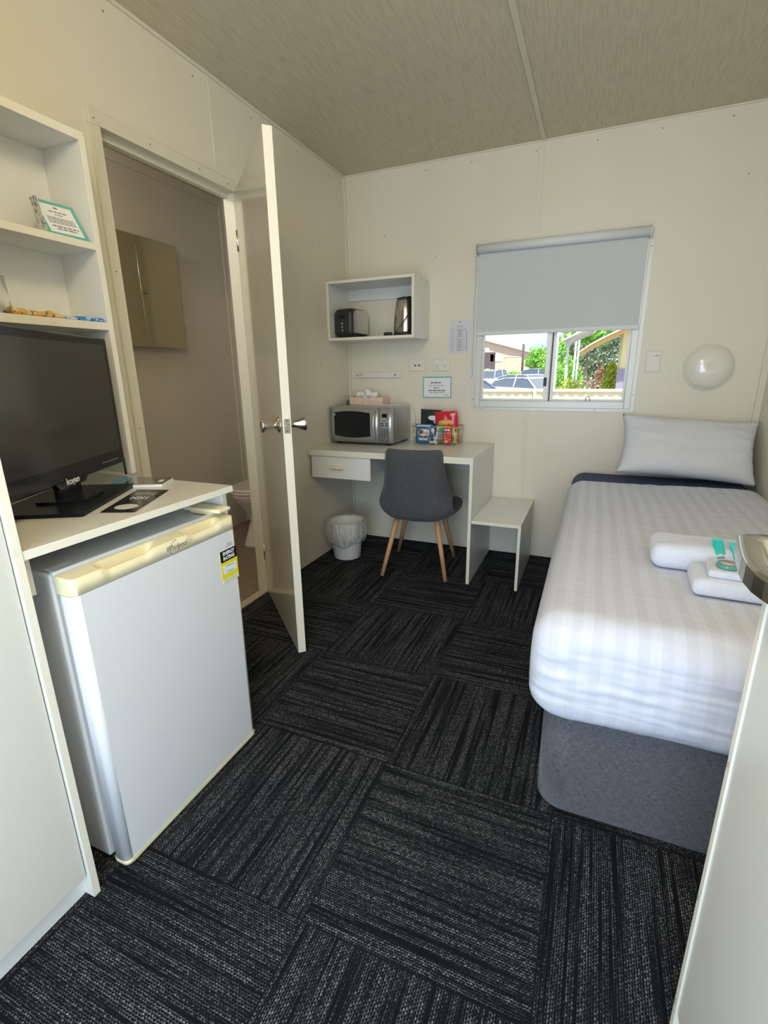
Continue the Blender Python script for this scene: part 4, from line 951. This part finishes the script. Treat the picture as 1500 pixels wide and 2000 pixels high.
yl = (-2.162, -2.090)
b = MB(); b.box(.6446, .6456, yl[0], yl[1], .590, .692); ls = b.obj('energy_sticker', 'yellow', t)
b = MB(); b.box(.6456, .6460, yl[0], yl[1], .658, .693); b.obj('sticker_header', 'black', t)
fs = lambda y, z: frame((.6462, y, z), (0, 1, 0), (0, 0, 1))
text('sticker_lettering', 'ENERGY', .0155, fs(-2.126, .6825), 'paper', t, sx=.88, bold=.0004); text('sticker_lettering', 'RATING', .0155, fs(-2.126, .6675), 'paper', t, sx=.88, bold=.0004)
b = MB(); b.box(.6456, .6460, -2.154, -2.098, .620, .646); b.box(.6456, .6459, yl[0]+.002, yl[1]-.002, .593, .603); b.obj('sticker_panel', 'paper', t)
lines_mb(fs(-2.126, .633), [(0, .009, .036, .0022), (0, -.008, .030, .0022), (0, -.0345, .06, .0018)]).obj('sticker_print', 'ink', t)
lines_mb(fs(-2.120, .705), [(0, .004, .02, .002), (0, -.002, .03, .0015)]).obj('sticker_print', 'ink', t)

# ------------------------------------------------------------ bathroom things
t = thing('mirror_cabinet', 'mirrored bathroom cabinet on the far bathroom wall', 'cabinet', (-.95, -.705, 1.37))
b = MB(); b.box(-.999, -.925, -1.24, -.572, 1.368, 1.975, bev=.002); b.obj('carcass', 'frame', t)
for y0, y1 in ((-1.241, -.882), (-.878, -.570)):
    b = MB(); b.box(-.924, -.918, y0, y1, 1.365, 1.978, bev=.001); b.obj('mirror_door', 'mirror', t)
b = MB(); b.cyl((-.918, -.852, 1.67), (-.910, -.852, 1.67), .010, .008, n=20); b.cyl((-.910, -.852, 1.67), (-.909, -.852, 1.67), .005, n=16, mi=1); b.obj('lock_knob', ['dark', 'chrome'], t)
t = thing('toilet', 'cream ceramic toilet seen through the bathroom doorway', 'toilet', (-.56, -.30, 0.004))
b = MB()
def bowl(rings, nm, m_, n=40):
    b = MB(); R = []
    for (cy, rx, ry, z) in rings:
        R.append([b.v((-.56+rx*math.cos(2*PI*i/n), cy+ry*math.sin(2*PI*i/n)*(1.0 if math.sin(2*PI*i/n) < 0 else .8), z)) for i in range(n)])
    for A_, B_ in zip(R, R[1:]):
        for i in range(n): b.face([A_[i], A_[(i+1) % n], B_[(i+1) % n], B_[i]], 0, True)
    b.face(R[0][::-1]); b.face(R[-1]); return b.obj(nm, m_, t)
bowl([(-.34, .12, .24, .004), (-.34, .118, .235, .02), (-.34, .09, .20, .10), (-.33, .085, .17, .18), (-.34, .12, .20, .26), (-.36, .165, .245, .34), (-.37, .18, .26, .385), (-.37, .18, .26, .395)], 'bowl', 'porcelain')
bowl([(-.37, .182, .262, .397), (-.37, .187, .268, .402), (-.37, .187, .268, .412), (-.37, .18, .26, .418)], 'seat', 'porcelain')
bowl([(-.37, .184, .264, .420), (-.37, .186, .266, .428), (-.37, .17, .25, .436)], 'lid', 'porcelain')
b = MB(); b.box(-.75, -.37, -.165, -.004, .40, .78, bev=.025, seg=4); b.obj('cistern', 'porcelain', t)
b = MB(); b.cyl((-.70, -.03, .05), (-.70, -.03, .38), .045, n=20); b.obj('waste_pipe', 'porcelain', t)

exec_outdoor = True
# ------------------------------------------------------------ outdoors
GZ = -.45
O = {}
O['asphalt'] = mat('asphalt', (.33, .33, .34), .9, var=(3, (.27, .27, .28), (1, 1, 1), .4, .7))
O['fence'] = mat('cream_steel_fence', (.80, .70, .47), .5)
O['shed'] = mat('tan_steel_cladding', (.66, .53, .40), .6, var=(1, (.60, .47, .35), (14, 14, .1), .45, .55))
O['shedroof'] = mat('shed_roof', (.60, .50, .42), .5)
O['roller'] = mat('pale_roller_door', (.64, .56, .38), .6)
O['darkopen'] = mat('dark_opening', (.12, .09, .10), .8)
O['leaf'] = mat('bright_foliage', (.22, .50, .06), .7, var=(4, (.32, .62, .10), (1, 1, 1), .35, .65))
O['leaf2'] = mat('olive_foliage', (.16, .24, .10), .7, var=(4, (.30, .34, .20), (1, 1, 1), .35, .65))
O['leaf3'] = mat('yellow_foliage', (.60, .62, .08), .7, var=(4, (.40, .55, .06), (1, 1, 1), .35, .65))
O['rust'] = mat('rusty_foliage', (.40, .20, .14), .8)
O['trunk'] = mat('tree_bark', (.22, .17, .12), .9)
O['hill'] = mat('far_blue_hill', (.26, .40, .55), 1, var=(.01, (.22, .36, .46), (1, 1, 1), .4, .6))
O['glassd'] = mat('car_window', (.12, .15, .19), .08, coat=.5)
O['tyre'] = mat('tyre_rubber', (.02, .02, .02), .8)
O['yellowwall'] = mat('yellow_cabin_wall', (.92, .82, .42), .6)
O['beam'] = mat('ochre_fascia', (.72, .45, .12), .5)
O['lilac'] = mat('lilac_door', (.36, .32, .44), .5)
O['post'] = mat('pale_post', (.72, .78, .80), .5)
O['metalroof'] = mat('metal_awning', (.62, .58, .54), .4)
b = MB(); b.box(-150, 150, .8, 400, GZ-.1, GZ); b.box(-20, 22, -30, RY-.9, GZ-.1, GZ); struct(b.obj('floor_outside', O['asphalt']))
b = MB(); b.box(-.2, 2.8, RY-.9, RY-.05, -.12, -.02); b.box(-1.0, 3.5, RY-1.6, RY-.05, 2.35, 2.42); struct(b.obj('trim_11', 'batten'))  # step slab; the unseen eave above is added to block sun from the doorway
t = thing('boundary_fence', 'low cream corrugated steel fence outside the window', 'fence', (.9, 5, GZ))
pan = [(-1.6, .715), (.76, 3.4)]
for x0_, x1_ in pan:
    b = MB(); n_ = int((x1_-x0_)/.014)
    def cf(u, v):
        x = x0_+(x1_-x0_)*u; ph = (u*(x1_-x0_)/.14) % 1
        d = .0 if ph < .35 else (.012*(ph-.35)/.15 if ph < .5 else (.012 if ph < .85 else .012*(1-(ph-.85)/.15)))
        return Vector((x, 5+d, GZ+.05+(.89-GZ-.05)*v))
    b.grid(cf, n_*2, 1, sm=False); b.box(x0_, x1_, 5.032, 5.036, GZ+.05, .88); b.obj('fence_panel', O['fence'], t)
    b = MB(); b.box(x0_, x1_, 4.97, 5.04, .868, .912, bev=.008); b.obj('top_rail', O['fence'], t)
for x in (-1.62, .7375, 3.42): b = MB(); b.box(x-.024, x+.024, 4.965, 5.045, GZ, .918, bev=.006); b.obj('fence_post', O['fence'], t)
def car(name, label, x, y, rz, L, W_, Hh, col, z=GZ):
    t = thing(name, label, 'car', (x, y, z), (0, 0, rz), 'cars parked beyond the fence')
    m_ = mat(name+'_paint', col, .25, coat=.8)
    side = [(-L/2, .32), (-L/2+.05, .22), (L/2-.08, .22), (L/2, .35), (L/2-.02, .62), (L/2-.28, .76), (L*.18, .90), (-L*.40, .95), (-L/2+.02, .88)]
    b = MB(); b.prism([(p[0], p[1]) for p in side], 'y', -W_/2, W_/2, sm=False)
    bmesh.ops.bevel(b.bm, geom=[e for e in b.bm.edges], offset=.05, segments=3, affect='EDGES')
    for f in b.bm.faces: f.smooth = True
    b.obj('car_body', m_, t, True)
    top = [(L*.20, .88), (L*.06, Hh-.03), (-L*.02, Hh), (-L*.26, Hh-.01), (-L*.40, Hh-.16), (-L*.46, .92)]
    b = MB(); w0, w1 = W_/2-.04, W_/2-.22
    def q_(p, s_): k = (p[1]-.88)/(Hh-.88); return (p[0], s_*(w0+(w1-w0)*max(0, k)), p[1])
    A_ = [b.v(q_(p, -1)) for p in top]; B_ = [b.v(q_(p, 1)) for p in top]
    b.face(A_); b.face(B_[::-1])
    for i in range(len(top)-1): b.face([A_[i], B_[i], B_[i+1], A_[i+1]], 0 if i in (1, 2) else 1)
    for f in b.bm.faces:
        if len(f.verts) > 4: f.material_index = 1
    b.obj('cabin', [m_, O['glassd']], t, True)
    b = MB()
    for i in range(1, len(top)-2): b.tube([Vector(q_(top[i], -1)), Vector(q_(top[i+1], -1))], .025, n=8); b.tube([Vector(q_(top[i], 1)), Vector(q_(top[i+1], 1))], .025, n=8)
    for i in (0, len(top)-2):
        for s_ in (-1, 1): b.tube([Vector(q_(top[i], s_)), Vector(q_(top[i+1], s_))], .035, n=8)
    for s_ in (-1, 1): b.tube([Vector(q_((-L*.10, .9), s_)), Vector(q_((-L*.10, Hh-.02), s_))], .03, n=8)
    b.obj('roof_pillars', m_, t, True)
    for sx_ in (-L*.31, L*.31):
        for sy_ in (-1, 1): b = MB(); b.cyl((sx_, sy_*(W_/2-.18), .32), (sx_, sy_*(W_/2+.01), .32), .32, n=24); b.obj('wheel', O['tyre'], t, True)
    return t
car('hatchback_car', 'dark blue car at the bottom left of the window view', -2.55, 16, math.radians(12), 4.0, 1.7, 1.30, (.10, .13, .24))
car('hatchback_car', 'pale blue car with light windows behind the dark blue one', -4.7, 23.8, math.radians(20), 4.2, 1.7, 1.42, (.55, .62, .75))
car('sedan_car', 'white car with pinkish side nearest the middle of the window', -.95, 20, math.radians(-35), 4.4, 1.75, 1.33, (.80, .74, .76))
car('sedan_car', 'silver grey car behind the white car', -1.75, 26, math.radians(-35), 4.6, 1.8, 1.42, (.66, .68, .74))
car('wagon_car', 'dark roofed wagon behind the silver car', -1.45, 34, math.radians(-25), 4.6, 1.8, 1.75, (.45, .50, .60))
car('wagon_car', 'white four wheel drive parked facing the shed', -7.9, 50, math.radians(70), 4.7, 1.85, 1.78, (.82, .84, .86))
car('hatchback_car', 'small teal grey car behind the right window post', .35, 38, math.radians(-70), 4.1, 1.7, 1.5, (.50, .60, .62))
def px(u, v, y):
    d = fw + r2*((u-750)/F_PX) - u2*((v-1000)/F_PX); k = (y-CAM.y)/d.y; return CAM+d*k
# shed
t = thing('workshop_shed', 'tan steel shed with low pitched roof across the car park', 'building', (-9, 75, GZ))
yS = 75; pa, pb_, pc = px(905, 655, yS), px(1046, 692, yS), px(1046, 735, yS)
b = MB(); b.prism([(pa.x, GZ), (pb_.x, GZ), (pb_.x, pb_.z), (pa.x, pa.z)], 'y', yS, yS+18); b.obj('shed_wall', O['shed'], t)
b = MB(); b.prism([(pa.x, pa.z+.02), (pb_.x+.5, pb_.z-.1), (pb_.x+.5, pb_.z+.12), (pa.x, pa.z+.25)], 'y', yS-.6, yS+18.5); b.obj('shed_roof', O['shedroof'], t)
def pane(u0, v0, u1, v1, m_, nm, dy=-.08):
    a, c = px(u0, v0, yS+dy), px(u1, v1, yS+dy); b = MB(); b.box(a.x, c.x, yS+dy, yS, c.z, a.z); b.obj(nm, m_, t)
pane(987, 697, 1022, 727, O['roller'], 'roller_door'); pane(986, 695.5, 1023, 697.5, O['shedroof'], 'door_head', -.12); pane(930, 689, 966, 724, O['darkopen'], 'open_bay'); pane(966, 693, 980, 706, 'paper', 'white_sign'); pane(1027, 706, 1034, 715, O['darkopen'], 'window'); pane(944, 679, 955, 688, 'paper', 'white_sign'); pane(958, 692, 964, 706, 'paper', 'white_sign')
# far hill
t_ = MB()
def hf(u, v):
    x = -140+260*u; y = 330+60*v; h_ = 14+9*noise.noise(Vector((x*.018, 1.7, 0)))+4*noise.noise(Vector((x*.06, 4, 0)))
    h_ += 7*math.exp(-((x+12)/22)**2)
    return Vector((x, y, GZ+h_*math.sin(PI*min(1, v*1.0)*.5+.0)))
t_.grid(hf, 120, 8); struct(t_.obj('hills', O['hill']))
# poles and trees
def foliage(name, label, x, y, zc, rx, rz, m_, n=900, s=.12, trunk=True, cat='tree', seed=1, group=None):
    if not trunk: tz = zc+rz; zc = (tz+GZ)/2; rz = (tz-GZ)/2; n = int(n*1.6)
    n = int(n*1.8); s *= .72
    t = thing(name, label, cat, (x, y, GZ), group=group); rnd = random.Random(seed); b = MB()
    for i in range(n):
        while True:
            p = Vector((rnd.uniform(-1, 1), rnd.uniform(-1, 1), rnd.uniform(-1, 1)))
            if .25 < p.length < 1: break
        nn = noise.noise(p*1.8+Vector((seed, 0, 0)))
        k = 1+nn*.5; c = Vector((p.x*rx*k, p.y*rx*k, zc-GZ+p.z*rz*(k if trunk else 1)))
        if c.z < .03: c.z = .03+rnd.random()*.1
        a = Vector((rnd.gauss(0, 1), rnd.gauss(0, 1), rnd.gauss(0, 1))).normalized(); e = a.orthogonal().normalized(); q = a.cross(e); ss = s*rnd.uniform(.6, 1.4)
        b.face([b.v(c+e*ss), b.v(c+q*ss*.5), b.v(c-e*ss), b.v(c-q*ss*.5)])
    b.obj('foliage', m_, t, True)
    if trunk: b = MB(); b.cyl((0, 0, 0), (0, 0, zc-GZ), .02+rx*.05, .01+rx*.02, n=10); b.obj('trunk', O['trunk'], t, True)
p = px(1052, 700, 40); foliage('green_tree', 'bright green round tree beside the shed', p.x, 40, p.z-.1, .95, 1.0, O['leaf'], 1500, .14, seed=2)
p = px(1000, 735, 60); foliage('low_shrub', 'low green shrub in front of the roller door', p.x, 60, p.z, 1.4, .6, O['leaf'], 500, .16, False, 'shrub', 3)
p = px(950, 728, 55); foliage('low_shrub', 'green shrub at the left side of the shed bay', p.x, 55, p.z, .8, .5, O['leaf3'], 400, .14, False, 'shrub', 4)
p = px(1100, 700, 31); foliage('green_tree', 'pale green tree behind the awning posts', p.x+.1, 31, p.z-.1, 1.3, 1.5, O['leaf'], 1700, .13, seed=5)
p = px(1165, 690, 24); foliage('olive_tree', 'grey green tree filling the right window pane', p.x, 24, p.z+.1, 1.6, 1.9, O['leaf2'], 3200, .12, seed=6)
p = px(1140, 662, 19); foliage('green_tree', 'light green tree top above the ochre fascia', p.x+.2, 19, p.z+.4, .9, .6, O['leaf'], 1400, .12, seed=7)
p = px(1112, 718, 16); foliage('bright_bush', 'lime green bush under the awning', p.x, 16, p.z-.1, .55, .5, O['leaf'], 700, .08, False, 'shrub', 8)
p = px(1115, 755, 9); foliage('yellow_bush', 'low yellow flowering bush beyond the fence', p.x, 9, p.z-.05, .38, .25, O['leaf3'], 900, .045, False, 'shrub', 9)
p = px(1200, 735, 9.5); foliage('yellow_shrub', 'yellow green shrub against the yellow cabin', p.x-.08, 9.5, p.z, .2, .36, O['leaf3'], 800, .05, False, 'shrub', 10)
p = px(1171, 738, 12); foliage('rusty_plant', 'upright rust coloured plant in the garden beyond the fence', p.x, 12, p.z, .16, .34, O['rust'], 500, .06, False, 'shrub', 11)
p = px(1152, 750, 11); foliage('pale_groundcover', 'pale straw coloured plants at the foot of the garden', p.x, 11, p.z, .5, .2, mat('straw_foliage', (.62, .50, .38), .8), 500, .06, False, 'shrub', 12)
def pole(u, y, v0, m_, r, label, v1=None):
    p0 = px(u, v0, y); b = MB(); b.cyl((p0.x, y, GZ), (p0.x, y, p0.z), r, n=14); o = b.obj('garden_post', m_); tag(base(o, (p0.x, y, GZ)), label, 'post', 'posts beyond the fence')
pole(1091, 8, 630, O['post'], .035, 'thick pale post just right of the window mullion')
pole(1112, 10, 652, O['post'], .03, 'slim pale post holding the grey awning')
pole(1128, 14, 640, O['post'], .03, 'far thin pale post right of the awning post')
pole(1134, 15, 640, O['post'], .03, 'farthest thin post, next to the ochre fascia')
pole(1023, 70, 672, O['darkopen'], .16, 'dark pole rising behind the shed roof')
# awning
t = thing('grey_awning', 'slanted grey metal awning edge in the right window pane', 'awning', (1.3, 10, GZ))
a, c = px(1100, 668, 10), px(1160, 640, 10)
b = MB(); b.prism([(a.x, a.z), (c.x, c.z), (c.x, c.z+.05), (a.x, a.z+.04)], 'y', 9.6, 12); b.obj('awning_sheet', O['metalroof'], t)
b = MB(); b.tube([(a.x+.05, 10, a.z-.07), (a.x+.25, 10, a.z+.08)], .015, n=8); b.tube([(a.x+.12, 10, a.z-.15), (a.x+.12, 10, a.z+.05)], .02, n=8); b.obj('strut', O['post'], t)
# neighbouring yellow cabin
t = thing('yellow_cabin', 'yellow neighbouring cabin with curved ochre fascia at the right', 'building', (2.6, 8.5, GZ))
a = px(1213, 700, 8.6); b = MB(); b.box(a.x, a.x+3, 8.6, 10.2, GZ, 2.6); b.obj('cabin_wall', O['yellowwall'], t)
c = px(1206, 720, 8.5); d = px(1221, 760, 8.5); b = MB(); b.box(c.x, d.x+.02, 8.5, 8.58, GZ, c.z); b.obj('cabin_door', O['lilac'], t)
pts = [px(u, v, 8) for u, v in ((1131, 697), (1150, 684), (1172, 672), (1195, 661), (1220, 650), (1250, 642), (1300, 632))]
b = MB(); poly = [(p.x, p.z) for p in pts] + [(p.x, p.z+.075) for p in reversed(pts)]; b.prism(poly, 'y', 7.95, 8.05); b.obj('curved_fascia', O['beam'], t)
b = MB(); poly = [(p.x, p.z+.076) for p in pts] + [(p.x, p.z+.11) for p in reversed(pts)]; b.prism(poly, 'y', 7.9, 10.4); b.obj('cabin_roof', O['metalroof'], t)
